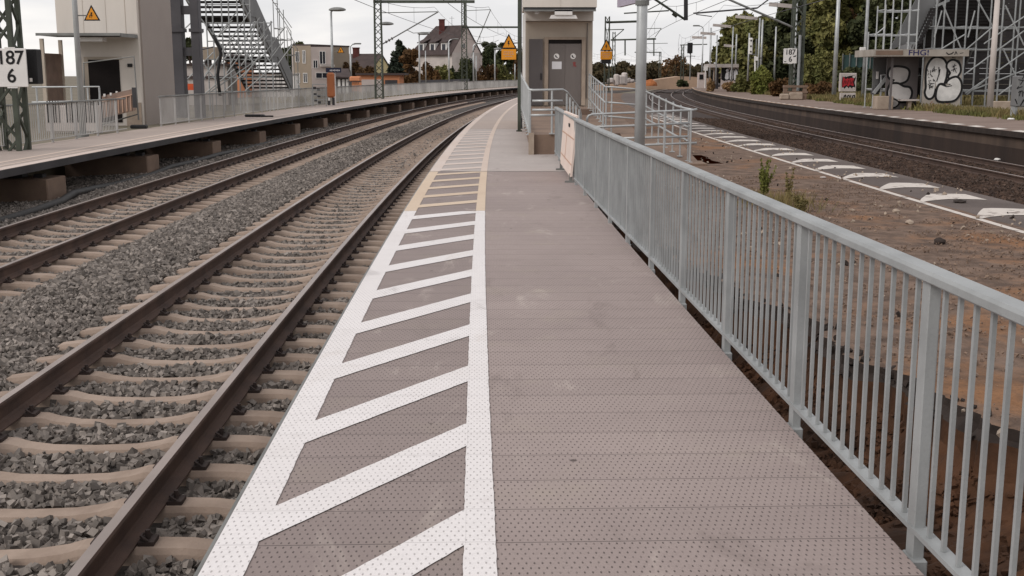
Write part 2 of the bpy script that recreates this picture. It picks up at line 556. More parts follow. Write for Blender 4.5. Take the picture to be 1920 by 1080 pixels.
M_dash = mat('right_platform_white_paint', S(216,208,200), .8, 0, .2, 2, 20)
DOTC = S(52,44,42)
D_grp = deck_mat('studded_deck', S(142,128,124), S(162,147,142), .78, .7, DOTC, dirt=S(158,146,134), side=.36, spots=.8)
D_con = deck_mat('concrete_deck', S(176,166,161), S(162,152,147), 0, .18, S(96,86,82), spots=.7)
D_far = deck_mat('far_concrete_deck', S(172,157,148), S(160,146,138), 0, .12, S(96,86,82))
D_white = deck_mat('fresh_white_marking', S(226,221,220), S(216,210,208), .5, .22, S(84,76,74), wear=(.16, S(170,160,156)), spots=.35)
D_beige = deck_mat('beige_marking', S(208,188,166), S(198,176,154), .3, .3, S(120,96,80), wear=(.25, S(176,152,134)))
D_pale = deck_mat('pale_beige_marking', S(204,187,174), S(192,173,160), 0, .15, S(120,104,96), wear=(.35, S(180,164,150)))
D_dusty = deck_mat('dusty_white_marking', S(206,192,184), S(196,178,166), 0, .15, S(120,104,96), wear=(.35, S(180,164,154)))

def leaf_mat(name, a, b, c):
    t = NT(name)
    g = t.n('ShaderNodeNewGeometry')
    nz = t.noise(.55, 4, g.outputs['Position'])
    col = t.mix(t.ramp(nz, .32, .66), a, b)
    col = t.mix(t.math('MULTIPLY', g.outputs['Random Per Island'], .55), col, c)
    t.link(col, t.bs.inputs['Base Color'])
    t.bs.inputs['Roughness'].default_value = .8
    t.bs.inputs['Specular IOR Level'].default_value = .15
    return t.mat
L_olive = leaf_mat('olive_foliage', S(100,102,58), S(134,128,78), S(64,66,40))
L_dark = leaf_mat('dark_green_foliage', S(58,64,42), S(84,86,56), S(38,44,30))
L_brown = leaf_mat('autumn_brown_foliage', S(88,66,44), S(112,82,52), S(58,48,32))
L_conif = leaf_mat('dark_conifer_foliage', S(44,52,44), S(58,64,48), S(30,36,30))
L_grass = leaf_mat('dry_grass', S(112,104,66), S(142,124,86), S(80,82,48))
L_weed = leaf_mat('green_weed', S(100,106,50), S(132,130,70), S(74,84,40))
L_ochre = leaf_mat('ochre_dry_grass', S(160,128,94), S(146,114,80), S(112,98,66))

# ------------------------------------------------------------------ setting: ground, ballast, platforms
ZR, ZR2 = -0.56, -0.70            # rail heads of the two left tracks / of the right track
ZS = ZR - 0.172
OLDZ = -0.35                      # old island platform
LZ, RZ = 0.05, 0.06               # left and right platform surface
ss = lambda a, b, d: list(np.arange(a, b + d * .5, d))

mb = MB(); mb.quad((-3000, -300, -1.35), (3000, -300, -1.35), (3000, 5000, -1.35), (-3000, 5000, -1.35))
tag(mb.build('ground', M_land, kind='structure'), 'dry open ground reaching to the horizon', 'ground')

mb = MB()
prof = [(10.6, -1.3), (10.5, -.92), (8.9, -.84), (7.2, ZS-.03), (6.7, ZS-.085), (4.4, ZS-.085), (3.95, ZS-.01), (3.25, ZS-.01), (2.85, ZS-.085), (.5, ZS-.085), (.1, -.86), (-2.0, -1.0), (-2.6, -1.3)]
mb.sweep(prof, ss(0, 60, 1) + ss(62, 420, 4), 0, 0, closed=False)
tag(mb.build('ballast', M_bed, kind='structure', smooth=True), 'grey track bed under the two left tracks', 'ballast')
mb = MB()
prof = [(-9.6, -1.0), (-10.2, -.84), (-11.6, -.80), (-12.8, -.87), (-13.6, -.90), (-15.6, -.90), (-16.6, -.95)]
mb.sweep(prof, ss(0, 60, 1) + ss(62, 420, 4), 0, 0, closed=False)
tag(mb.build('ballast', M_bed2, kind='structure', smooth=True), 'dark brown track bed of the right track', 'ballast')

# hinterland behind the left platform and behind the right one
mb = MB(); mb.sweep([(10.1, -1.3), (10.12, -.06), (30, -.1), (420, -.4)], ss(0, 500, 5), 0, 0, closed=False)
tag(mb.build('terrain', M_land, kind='structure'), 'flat ground behind the left platform', 'terrain')
mb = MB(); mb.sweep([(-20.6, -.2), (-20.7, .02), (-26, .06), (-60, .5), (-400, .5)], ss(-20, 500, 5), 0, 0, closed=False)
tag(mb.build('terrain', M_land, kind='structure'), 'overgrown ground behind the right platform', 'terrain')

def deck(name, m, o0, o1, s0, s1, z, th, label, step=.5, face=None):
    mb = MB()
    S_ = ss(s0, s1, step)
    prof = [(o0, 0), (o0, -th), (o1, -th), (o1, 0)]
    mb.sweep(prof, S_, 0, z)
    uv = [(s, a) for s in S_ for a, b in prof]
    o = mb.build(name, m, kind='structure', uv=uv)
    return tag(o, label, 'platform')

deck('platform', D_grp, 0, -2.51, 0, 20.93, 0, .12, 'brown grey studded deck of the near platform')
deck('platform', D_con, 0, -2.50, 20.94, 38, 0, .15, 'smooth pale concrete stretch of the near platform beyond the studded deck')
deck('platform', D_far, 0, -1.78, 38.01, 130, 0, .15, 'narrow far stretch of the near platform curving past the lift tower', 1.0)
deck('platform', D_far, 7.57, 10.06, 8, 320, LZ, .10, 'left platform deck carried on concrete piers', 1.0)

mb = MB()
mb.sweep([(0.018, -.006), (0.018, -.20), (0.004, -.20), (0.004, -.006)], ss(0, 130, .5), 0, 0)
tag(mb.build('platform_edge', M_steel_dull, kind='structure'), 'thin steel edge strip of the near platform', 'edge strip')
mb = MB()
mb.sweep([(7.566, -.004), (7.54, -.004), (7.54, -.14), (7.62, -.14), (7.62, -.11), (7.566, -.11)], ss(8, 320, 1), 0, LZ)
mb.sweep([(8.5, -.11), (8.5, -.30), (9.9, -.30), (9.9, -.11)], ss(8, 320, 1), 0, LZ)
tag(mb.build('platform_edge', M_dark, kind='structure'), 'dark steel fascia along the left platform edge', 'edge strip')

# markings on the near platform
def marking(name, m, polys, z, label):
    """polys: strips given as list of (s,o) quads; subdivided so they follow the curve"""
    mb = MB(); uv = []
    for q in polys:
        mb.quad(*[C(s, o, z) for s, o in q]); uv += list(q)
    return tag(mb.build(name, m, kind='structure', uv=uv), label, 'marking')

_pr = random.Random(21)
def strip(s0, s1, oa, ob, d=.5, rag=0.0):
    n = max(1, int((s1 - s0) / d)); e = np.linspace(s0, s1, n + 1)
    ja = [oa + (_pr.uniform(-rag, rag) if oa < -.01 else 0) for _ in e]
    jb = [ob + _pr.uniform(-rag, rag) for _ in e]
    return [((e[i], ja[i]), (e[i+1], ja[i+1]), (e[i+1], jb[i+1]), (e[i], jb[i])) for i in range(n)]

def stripes(s0, s1, pitch, w, ph, oa=-.923, ob=-.154):
    out = []
    k = math.floor((s0 - ph) / pitch) - 2
    while ph + k * pitch < s1 + 2:
        c = ph + k * pitch
        sh = float(np.interp(c, [0, 9, 12.5, 15, 25], [1.15, 1.1, .85, .62, .6]))
        n = 22
        lo = [-w/2 + _pr.uniform(-.003, .003) for _ in range(n+1)]; hi = [w/2 + _pr.uniform(-.003, .003) for _ in range(n+1)]
        for i in range(n):
            f0, f1 = i / n, (i + 1) / n
            q = []
            for f, e in ((f0, lo[i]), (f1, lo[i+1]), (f1, hi[i+1]), (f0, hi[i])):
                q.append((c - sh * f + e, oa + (ob - oa) * f))
            if min(x[0] for x in q) >= s0 and max(x[0] for x in q) <= s1:
                out.append(tuple(q))
            elif max(x[0] for x in q) > s0 and min(x[0] for x in q) < s1:
                out.append(tuple((min(max(x[0], s0), s1), x[1]) for x in q))
        k += 1
    return out
PZ = .004
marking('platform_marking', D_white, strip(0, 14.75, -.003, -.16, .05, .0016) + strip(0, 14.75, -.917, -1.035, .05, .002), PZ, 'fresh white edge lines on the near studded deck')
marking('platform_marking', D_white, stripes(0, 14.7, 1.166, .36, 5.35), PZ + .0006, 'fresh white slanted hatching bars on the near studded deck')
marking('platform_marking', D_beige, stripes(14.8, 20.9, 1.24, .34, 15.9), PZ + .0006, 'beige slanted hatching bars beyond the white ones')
marking('platform_marking', D_dusty, stripes(20.95, 37, 1.3, .42, 21.9), PZ + .0006, 'dusty white hatching bars on the far concrete stretch')
marking('platform_marking', D_beige, strip(14.76, 20.9, -.003, -.16) + strip(14.76, 20.9, -.917, -1.035), PZ, 'yellowish beige edge lines beyond the white ones')
marking('platform_marking', D_dusty, strip(20.95, 130, -.003, -.19), PZ, 'dusty white edge marking along the far concrete platform')
marking('platform_marking', D_pale, strip(20.95, 60, -.917, -1.035), PZ, 'pale beige inner line on the far concrete platform')
marking('platform_marking', D_dusty, strip(60, 130, -.917, -1.035), PZ, 'pale far end of the inner platform line')
marking('platform_marking', D_dusty, strip(8, 320, 7.56, 7.80, 2), LZ + PZ, 'white edge line of the left platform')
marking('platform_marking', D_pale, strip(8, 320, 8.28, 8.42, 2) + strip(8, 60, 7.95, 8.03, 2), LZ + PZ, 'pale guide lines on the left platform')

# old island platform between the new deck and the right track
edge_pts = [(0, -4.9), (5, -4.55), (6.5, -4.25), (7, -4.0), (8, -3.8), (9, -3.8), (10, -3.7), (12, -3.3), (16, -3.0), (20, -2.8), (140, -2.7)]
def ditch_edge(s):
    e = float(np.interp(s, [p[0] for p in edge_pts], [p[1] for p in edge_pts]))
    return e + .09 * math.sin(s * 3.1) + .05 * math.sin(s * 7.7 + 1) + (.022 * math.sin(s * 17.3 + 2*math.sin(s*2.3)) + .012 * math.sin(s * 41 + 2)) * (1 if s < 25 else 0)
PIT = (27.4, 30.6, -5.6, -6.55)
mb = MB()
SS = ss(0, 16, .05) + ss(16.1, 24, .1) + ss(24.25, 36, .25) + ss(37, 140, 1)
_dr = random.Random(11)
def prof_at(s):
    e = ditch_edge(s)
    deep = 1.0 if s < 15 else max(.25, 1 - (s - 15) / 9)
    bot = OLDZ - .70 * deep
    J = lambda k: _dr.uniform(-k, k) if s < 24 else 0
    p = [(-2.35, bot - .05), (-2.48, bot)]
    w = e + 2.5
    for f, zz in ((.25, bot), (.45, bot - .02), (.62, bot + .02), (.76, bot + .10*deep), (.88, bot + .26*deep), (.96, bot + .40*deep)):
        p.append((-2.5 + w*f + J(.012), zz + (J(.022) + .03*math.sin(s*5.3 + f*9) + .02*math.sin(s*13 - f*14))*deep))
    p += [(e + .05 + J(.008), OLDZ - .12*deep + .02*math.sin(s*9)), (e - .01 + J(.008), OLDZ - .07 + .015*math.sin(s*23)), (e - .02, OLDZ - .01)]
    for k, o in enumerate(np.linspace(e - .06, -9.7, 16)):
        p.append((o, OLDZ + (.004 * math.sin(s * 1.3 + o * 2.1) + .003 * math.sin(s * 3.7 - o * 4) if o > -7.6 else 0)))
    p += [(-9.8, -.42), (-10.3, -.86)]
    return p
rows = [prof_at(s) for s in SS]
n = len(rows[0])
mb.v = [tuple(C(s, a, b)) for s, r in zip(SS, rows) for a, b in r]
for i in range(len(SS) - 1):
    for k in range(n - 1):
        sm = (SS[i] + SS[i+1]) / 2; om = (rows[i][k][0] + rows[i][k+1][0]) / 2
        if PIT[0] < sm < PIT[1] and PIT[3] < om < PIT[2]: continue
        mb.f.append((i*n+k, i*n+k+1, (i+1)*n+k+1, (i+1)*n+k))
        mb.m.append(1 if k < 8 else 2 if k < 10 else (0 if om > -8.22 else 4) if k < n - 2 else 3)
tag(mb.build('old_platform', [M_soil, M_earth, M_crust, M_bed2, M_asphdark], kind='structure', smooth=False), 'broken brown surface of the old platform behind the railing', 'old platform')
mb = MB()
o0, o1 = -4.75, -6.5
for (a, b, c_, d) in (((PIT[0]-.1, o0), (PIT[0]-.1, o1), (PIT[0]-.1, o1), (PIT[0]-.1, o0)),):
    pass
def pitq(p, q):
    mb.quad(C(p[0], p[1], OLDZ-.01), C(q[0], q[1], OLDZ-.01), C(q[0], q[1], -1.3), C(p[0], p[1], -1.3))
c4 = [(27.2, -5.3), (30.9, -5.3), (30.9, -6.95), (27.2, -6.95)]
for i in range(4): pitq(c4[i], c4[(i+1) % 4])
mb.quad(*[C(s, o, -1.2) for s, o in c4])
tag(mb.build('pit', M_orearth, kind='structure'), 'orange clay pit cut into the old platform by the ramp', 'pit')

# worn markings of the old platform
mb = MB()
for q in strip(3, 60, -8.12, -8.24, 1.0):
    mb.quad(*[C(s, o, OLDZ + .004) for s, o in q])
k = 0
s_ = 14.2
while s_ < 62:
    n = 8
    sh = random.uniform(-.1, .1)
    for i in range(n):
        t0, t1 = i/n, (i+1)/n
        cv = lambda t: s_ + .25 + .80*t**0.75 - 1.1*max(0, t-.45)**1.4 + sh
        wd = lambda t: .18 + 1.0*min(1, t*1.9)
        oo = lambda t: -8.2 - 1.2*t
        mb.quad(C(cv(t0), oo(t0), OLDZ+.008), C(cv(t1), oo(t1), OLDZ+.008), C(cv(t1)+wd(t1)*.8, oo(t1), OLDZ+.008), C(cv(t0)+wd(t0)*.8, oo(t0), OLDZ+.008))
    s_ += 2.22
tag(mb.build('platform_marking', M_worn, kind='structure'), 'peeling white line and stripes on the old platform', 'marking')

# right platform
mb = MB()
mb.sweep([(-16.5, 0), (-16.5, -.17), (-16.62, -.19), (-16.62, -.50), (-16.60, -.505), (-16.60, -1.05), (-20.8, -1.05), (-20.8, 0)], ss(-10, 170, 1), 0, RZ)
n6 = 6
mi = []
for i in range(len(ss(-10, 170, 1)) - 1): mi += [2, 2, 1, 3, 3, 1, 1, 0]
mi += [1, 1]
mb.m = mi
tag(mb.build('platform', [M_asph, M_wall, M_crust, M_walllow], kind='structure'), 'old right platform with stained concrete wall and asphalt top', 'platform')
mb = MB()
s_ = 22.0
while s_ < 120:
    mb.quad(C(s_, -16.52, RZ+.005), C(s_+.85, -16.52, RZ+.005), C(s_+1.25, -16.98, RZ+.005), C(s_+.4, -16.98, RZ+.005))
    s_ += 1.77
tag(mb.build('platform_marking', M_dash, kind='structure'), 'white dashes along the edge of the right platform', 'marking')
mb = MB()
for q in strip(60, 170, -16.52, -16.75, 2): mb.quad(*[C(s, o, RZ+.009) for s, o in q])
tag(mb.build('platform_marking', M_sand, kind='structure'), 'pale edge stones of the far right platform', 'marking')

# ------------------------------------------------------------------ tracks
def rail_profile(k=1.0):
    h = [(-.075, 0), (.075, 0), (.075, .012), (.02, .03), (.009, .045), (.009, .125), (.034, .138), (.036, .160), (.028, .172), (-.028, .172), (-.036, .160), (-.034, .138), (-.009, .125), (-.009, .045), (-.02, .03), (-.075, .012)]
    return h

def track(label, oc, zrail, s0, s1, first, pitch, nparts, slp_mat, side, top, fast=True, smax=110):
    t = thing('railway_track', C(s0, oc, zrail - .172), label, 'railway track')
    S_ = ss(s0, 60, 1.0) + ss(62, s1, 3.0) if s0 < 60 else ss(s0, s1, 3.0)
    pr = rail_profile()
    for sd in (-.7525, .7525):
        mb = MB(); mb.sweep(pr, S_, oc + sd, zrail - .172)
        mm = []
        for i in range(len(S_) - 1):
            mm += [1 if k in (8,) else 0 for k in range(16)]
        mb.m = mm + [0, 0]
        mb.build('rail', [side, top], t)
    zs = zrail - .172
    st = [(-1.30, -.07, .07), (-1.27, -.025, .082), (-1.10, -.004, .088), (-.95, .0, .09), (-.60, .0, .09), (-.53, -.004, .088), (-.44, -.030, .084), (-.28, -.052, .08), (0, -.060, .078), (.28, -.052, .08), (.44, -.030, .084), (.53, -.004, .088), (.60, 0, .09), (.95, 0, .09), (1.10, -.004, .088), (1.27, -.025, .082), (1.30, -.07, .07)]
    def slp_geo(mb, s, jit=0.0):
        a = hd(s); c = C(s, oc, zs - .002)
        vs = []
        for x, z, w in st:
            for yy, zz in ((-.14, -.2), (-w*1.06, z-.03), (-w*.84, z), (w*.84, z), (w*1.06, z-.03), (.14, -.2)):
                X = -x; Y = yy
                vs.append((c.x + X*math.cos(a) - Y*math.sin(a), c.y + X*math.sin(a) + Y*math.cos(a), c.z + zz))
        fs = [(0,1,2,3,4,5), tuple(range(len(vs)-1, len(vs)-7, -1))]
        for i in range(len(st)-1):
            for k in range(6):
                l = (k+1) % 6
                fs.append((i*6+k, i*6+l, i*6+6+l, i*6+6+k))
        mb.add(vs, fs)
    proto = None
    far = MB()
    k = 0
    s = first
    lst = []
    while s < smax:
        lst.append(s); s += pitch
    for k, s in enumerate(lst):
        if k < nparts:
            if proto is None:
                mb = MB(); slp_geo(mb, s)
                proto = mb.build('sleeper', slp_mat, t, smooth=False)
                # re-centre so copies can be turned about their own middle
                base = C(s, oc, zs); a0 = hd(s)
                off = base - origin(t)
                for v in proto.data.vertices:
                    d = v.co - off
                    v.co = Matrix.Rotation(-a0, 3, 'Z') @ d
                proto.location = off; proto.rotation_euler = (0, 0, a0)
                if fast:
                    for sd in (-.7525, .7525):
                        for e in (-1, 1):
                            f = MB()
                            X = -(sd + e * .122)
                            f.box((X, 0, .008), (.085, .11, .026))
                            f.pipe([(X - e*.01, -.045, .022), (X + e*.01 , -.045, .036), (X + e*.032, -.018, .038), (X + e*.032, .018, .038), (X + e*.01, .045, .036), (X - e*.01, .045, .022)], .009, 5)
                            f.tube((X, 0, .02), (X, 0, .07), .014, 6)
                            fo = f.build('rail_fastening', M_clip)
                            fo.parent = proto
            else:
                copy_tree(proto, t, C(s, oc, zs) - origin(t), hd(s) + random.uniform(-.006, .006))
        else:
            slp_geo(far, s)
    if far.v:
        far.build('far_sleepers', slp_mat, t, kind='stuff')
    return t, lst

trk1, slp1 = track('nearer of the two left tracks with pale concrete sleepers', 1.65, ZR, 1.5, 330, 2.24, .6, 100, M_slp, M_railside, M_railtop)
trk2, slp2 = track('second left track beside the platform on concrete piers', 5.53, ZR, 6, 330, 9.6, .6, 100, M_slp, M_railside, M_railtop)
trk3, slp3 = track('dark rusty track in front of the right platform', -14.6, ZR2, 8, 330, 22, .62, 90, M_stone2, M_raildark, M_railtop, fast=False)
trk4, slp4 = track('rusty far track curving out from behind the ramp', -10.5, ZR2, 92, 330, 92, .62, 60, M_stone2, M_raildark, M_railtop, fast=False)

# ballast stones: angular chips scattered over the bed
def stones(name, mat_, n, s_rng, o_rng, size, zfun, keep, label):
    s = rng.uniform(s_rng[0], s_rng[1], n); o = rng.uniform(o_rng[0], o_rng[1], n)
    a = (s - CY0) / RAD
    x = CX0 + RAD - (RAD + o) * np.cos(a); y = CY0 + (RAD + o) * np.sin(a)
    ok = (np.abs(x) / np.maximum(y, .1) < .47) & (y > 3.0) & keep(s, o)
    s, o, x, y = s[ok], o[ok], x[ok], y[ok]
    n = len(s)
    z = zfun(s, o)
    base = np.array([(-1,-1,-1),(1,-1,-1),(1,1,-1),(-1,1,-1),(-1,-1,1),(1,-1,1),(1,1,1),(-1,1,1)], float)
    V = base[None] * rng.uniform(.35, 1.0, (n, 8, 3))
    V *= (rng.uniform(.55, 1.55, (n, 1, 1)) * size / 2) * np.stack([rng.uniform(.8, 1.4, n), rng.uniform(.7, 1.1, n), rng.uniform(.5, .95, n)], 1)[:, None, :]
    q = rng.normal(size=(n, 4)); q /= np.linalg.norm(q, axis=1)[:, None]
    w_, a_, b_, c_ = q.T
    Rm = np.stack([1-2*(b_*b_+c_*c_), 2*(a_*b_-c_*w_), 2*(a_*c_+b_*w_), 2*(a_*b_+c_*w_), 1-2*(a_*a_+c_*c_), 2*(b_*c_-a_*w_), 2*(a_*c_-b_*w_), 2*(b_*c_+a_*w_), 1-2*(a_*a_+b_*b_)], 1).reshape(n, 3, 3)
    V = np.einsum('nij,nkj->nki', Rm, V) + np.stack([x, y, z], 1)[:, None, :]
    F = np.array([(0,3,2,1),(4,5,6,7),(0,1,5,4),(1,2,6,5),(2,3,7,6),(3,0,4,7)])
    F = (F[None] + (np.arange(n) * 8)[:, None, None]).reshape(-1, 4)
    ob = np_mesh(name, V.reshape(-1, 3), F, mat_, kind='stuff')
    return tag(ob, label, 'ballast')

BP = np.array([(10.5, -.92), (8.9, -.84), (7.2, ZS-.03), (6.7, ZS-.085), (4.4, ZS-.085), (3.95, ZS-.01), (3.25, ZS-.01), (2.85, ZS-.085), (.5, ZS-.085), (.1, -.86), (-2.0, -1.0)])[::-1]
def zl(s, o, dz=0.0):
    return -dz + np.interp(o, BP[:, 0], BP[:, 1]) + rng.uniform(-.005, .036, len(o))
SL1, SL2 = np.array(slp1), np.array(slp2)
def near_sleeper(s, L, w):
    i = np.clip(np.searchsorted(L, s), 1, len(L) - 1)
    return np.minimum(np.abs(s - L[i-1]), np.abs(s - L[i])) < w
def keep_left(s, o):
    k = ~((np.abs(o - 1.65) < 1.27) & near_sleeper(s, SL1, .098) & (s < SL1[-1]))
    k &= ~((np.abs(o - 5.53) < 1.24) & near_sleeper(s, SL2, .098) & (s < SL2[-1]))
    for c in (1.65, 5.53):
        for d in (-.7525, .7525):
            k &= np.abs(o - c - d) > .085
    return k
stones('ballast_stones', M_stone, 64000, (3, 13), (-.3, 7.5), .049, lambda s, o: zl(s, o, np.where(np.minimum(np.abs(o-1.65), np.abs(o-5.53)) < 1.25, .006, -.002)), keep_left, 'crushed grey stone lying between the nearest sleepers')
stones('ballast_stones', M_stone, 150000, (13, 32), (-.3, 9.8), .062, lambda s, o: zl(s, o, np.where(np.minimum(np.abs(o-1.65), np.abs(o-5.53)) < 1.3, .038, 0)), keep_left, 'crushed grey stone along the middle stretch of the left tracks')
stones('ballast_stones', M_stone, 70000, (32, 75), (-.3, 9.6), .08, lambda s, o: zl(s, o, np.where(np.minimum(np.abs(o-1.65), np.abs(o-5.53)) < 1.25, .045, .01)), keep_left, 'crushed grey stone along the far stretch of the left tracks')
RP = np.array([(-9.8, -.42), (-10.2, -.84), (-11.6, -.80), (-12.8, -.87), (-13.6, -.90), (-15.6, -.90), (-16.5, -.95)])[::-1]
def zr_(s, o): return np.interp(o, RP[:, 0], RP[:, 1]) + rng.uniform(-.01, .03, len(o))
def keep_right(s, o):
    k = np.ones(len(s), bool)
    for d in (-.7525, .7525): k &= np.abs(o + 14.6 - d) > .1
    return k
stones('ballast_stones', M_stone2, 60000, (20, 70), (-16.5, -9.9), .085, zr_, keep_right, 'dark brown stones around the right track')

def zs_(s, o): return np.full(len(s), OLDZ + .012) + rng.uniform(-.005, .02, len(s))
tag(stones('rubble', M_conc, 1300, (4, 45), (-9.6, -3.9), .042, zs_, lambda s, o: np.sin(s*1.7+o*2.3) + np.sin(s*.6-o*1.4) > .3, 'small pale rubble strewn over the old platform'), None, 'rubble')
tag(stones('rubble', M_crust, 260, (4, 40), (-9.0, -3.9), .045, zs_, lambda s, o: np.sin(s*2.1+o*1.1) > .2, 'dark asphalt crumbs strewn over the old platform'), None, 'rubble')
def zd_(s, o):
    e = np.array([ditch_edge(x) for x in s]); f = (o + 2.5) / (e + 2.5)
    return np.interp(f, [0, .45, .62, .76, .88, .96, 1.0], OLDZ + np.array([-.70, -.72, -.68, -.60, -.44, -.30, -.2])) + rng.uniform(-.03, .02, len(s))
tag(stones('rubble', M_earth, 16000, (3, 15), (-4.6, -2.5), .042, zd_, lambda s, o: o > np.array([ditch_edge(x) for x in s]) + .06, 'clods of dark earth in the trench below the railing'), None, 'rubble')

tag(stones('rubble', M_soilstone, 12000, (4, 24), (-8.0, -3.0), .022, zs_, lambda s, o: (o < np.array([ditch_edge(x) for x in s]) - .08) & (np.sin(s*1.1+o*1.9) + np.sin(s*3.6-o*2.4) + np.sin(s*7+o*5) > -.2), 'fine brown grit lying on the old platform'), None, 'grit')
tag(stones('rubble', M_crust, 1500, (4, 17), (-4.8, -3.0), .05, lambda s, o: np.array([OLDZ + .005 if b < 0 else OLDZ - .03 - b for b in (o - np.array([ditch_edge(x) for x in s]))]) + rng.uniform(-.01, .01, len(s)), lambda s, o: np.abs(o - np.array([ditch_edge(x) for x in s])) < .10, 'broken asphalt crumbs along the lip of the trench'), None, 'rubble')

def lump(name, px, py, z, size, m, label, cat, flat=.6):
    """single loose stone / litter piece with an irregular faceted outline"""
    p = G(px, py, z)
    bm = bmesh.new(); bmesh.ops.create_icosphere(bm, subdivisions=2, radius=.5)
    for v in bm.verts:
        v.co *= random.uniform(.78, 1.1); v.co.z *= flat
        v.co = v.co * size
    me = bpy.data.meshes.new(name); bm.to_mesh(me); bm.free(); me.materials.append(m)
    o = bpy.data.objects.new(name, me); o.location = p + Vector((0, 0, size * flat * .3)); COL.objects.link(o)
    return tag(o, label, cat)
lump('stone', 1762, 457, OLDZ, .16, M_crust, 'dark lump of asphalt alone on the sandy patch', 'stone')
lump('stone', 1705, 420, OLDZ, .13, M_conc, 'pale fist sized stone on bare soil near the white line', 'stone')
lump('stone', 1680, 398, OLDZ, .12, M_conc, 'whitish stone close to the peeling platform line', 'stone')
lump('stone', 1543, 334, OLDZ, .13, M_dirtywhite, 'white crumpled scrap beside the peeling line', 'litter', .4)
lump('stone', 1800, 380, OLDZ, .22, M_crust, 'flat dark slab chip lying across the white line', 'stone', .3)
lump('litter', 1870, 301, -.86, .2, M_white, 'white scrap of litter beside the right track', 'litter', .5)
lump('litter', 1896, 225, RZ, .3, M_white, 'white scrap of litter on the right platform', 'litter', .35)

# ------------------------------------------------------------------ railings with infill bars
def bar_fence(label, o, z, s0, s1, sp, s_first, lower, tops, infills, m, m_top, grp=None, nbar=13, h=1.0, joint=None, cap=100, brackets=False):
    fo = o if callable(o) else (lambda s: o)
    t = thing('railing', C((s0 + s1) / 2, fo((s0 + s1) / 2), z), label, 'railing', grp)
    posts = []
    s = s_first
    while s <= s1 + .01:
        if s >= s0 - .01: posts.append(s)
        s += sp
    S_ = ss(s0, s1, .4) if s1 - s0 < 60 else ss(s0, s1, 1.2)
    cuts = [s0] + (joint or []) + [s1]
    for a, b in zip(cuts[:-1], cuts[1:]):
        SS_ = [a + .004] + [x for x in S_ if a + .05 < x < b - .05] + [b - .004]
        mb = MB()
        mb.sweep([(-.042, h-.036), (-.042, h-.012), (-.034, h), (.034, h), (.042, h-.012), (.042, h-.036), (.036, h-.042), (-.036, h-.042)], SS_, o, z)
        mb.build('top_rail', m_top, t, smooth=False)
        mb = MB()
        mb.sweep([(-.028, .085), (-.028, .103), (.028, .103), (.028, .085)], SS_, o, z)
        mb.build('bottom_rail', m, t)
    rest = MB()
    for i, s in enumerate(posts):
        mb = MB() if i < cap else rest
        c = C(s, fo(s), 0)
        c.z = z + (h - .043 + lower) / 2
        mb.box(c, (.044, .066, h - .043 - lower), hd(s), 0, .004)
        if i < cap: po = mb.build('post', m, t)
        if brackets and i < cap:
            br = MB(); c2 = C(s, fo(s) + .001, z - .06); br.box(c2, (.060, .11, .09), hd(s), 0, .006)
            br.build('fixing_bracket', m_top, po)
    restp = MB()
    nb_ = 0
    for i, (a, b) in enumerate(zip(posts[:-1], posts[1:])):
        for k in range(1, nbar):
            s = a + (b - a) * k / nbar
            mb = MB() if nb_ < 100 else restp
            mb.box(C(s, fo(s), z + (.1035 + h - .0425) / 2), (.015, .017, h - .0425 - .1035), hd(s))
            if nb_ < 100: mb.build('bar', m, t)
            nb_ += 1
    if rest.v: rest.build('far_posts', m, t, kind='stuff')
    if restp.v: restp.build('far_bars', m, t, kind='stuff')
    return t
bar_fence('galvanised railing with flat top rail along the right side of the near platform', lambda s: float(np.interp(s, [0, 4, 10, 18.5], [-2.56, -2.555, -2.535, -2.45])), 0, .9, 18.45, 1.6, 2.30, -.42, 0, 0, M_steel, M_steel, joint=[7.75], nbar=13, h=1.04, brackets=True)
bar_fence('short galvanised railing stretch behind the leaning white board', -2.47, 0, 18.75, 25.3, 1.6, 18.8, -.3, 0, 0, M_steel, M_steel, h=1.04)
bar_fence('bar railing on the left platform beside the lattice mast', 9.92, LZ, 18, 34.9, 1.6, 18.1, -.2, 0, 0, M_fence_far, M_steel_dull, 'railings of the left platform')
bar_fence('long bar railing on the left platform running past the stairs into the curve', 9.92, LZ, 38.2, 232, 1.6, 38.3, -.2, 0, 0, M_fence_far, M_steel_dull, 'railings of the left platform')

# piers under the left platform
proto = None
for k in range(26):
    s = 23.55 + 6.5 * k
    if proto is None:
        t = thing('platform_pier', C(s, 8.7, -.9), 'concrete pier block carrying the left platform, one of the row', 'pier', 'concrete piers under the left platform')
        mb = MB(); mb.box(C(s, 8.72, -.72), (2.1, 1.02, .80), hd(s), 0, .02); mb.build('pier_block', M_pier, t)
        mb = MB(); mb.box(C(s, 8.9, -.27), (1.2, .30, .12), hd(s)); mb.box(C(s, 8.0, -.29), (.18, .2, .08), hd(s)); mb.build('bearing', M_dark, t)
        proto = t; p0 = s
    else:
        copy_tree(proto, None, C(s, 8.7, -.9), hd(s) - hd(p0))
t = MB()
t.box(C(23.95, 7.55, -.66), (.1, .1, .14)); 
mb = MB(); mb.pipe([C(s, o, z) for s, o, z in ((17, 7.35, -.78), (19.7, 7.2, -.74), (21, 7.15, -.72), (22.5, 7.2, -.70), (23.6, 7.38, -.66), (25, 7.46, -.70), (26.5, 7.52, -.76), (29, 7.45, -.76), (31, 7.5, -.70), (33, 7.46, -.72), (36, 7.45, -.70), (39, 7.5, -.76), (43, 7.46, -.76), (52, 7.5, -.78))], .085, 8)
tag(mb.build('cable_conduit', M_hose, smooth=True), 'thick black cable conduit snaking beside the concrete piers', 'conduit')

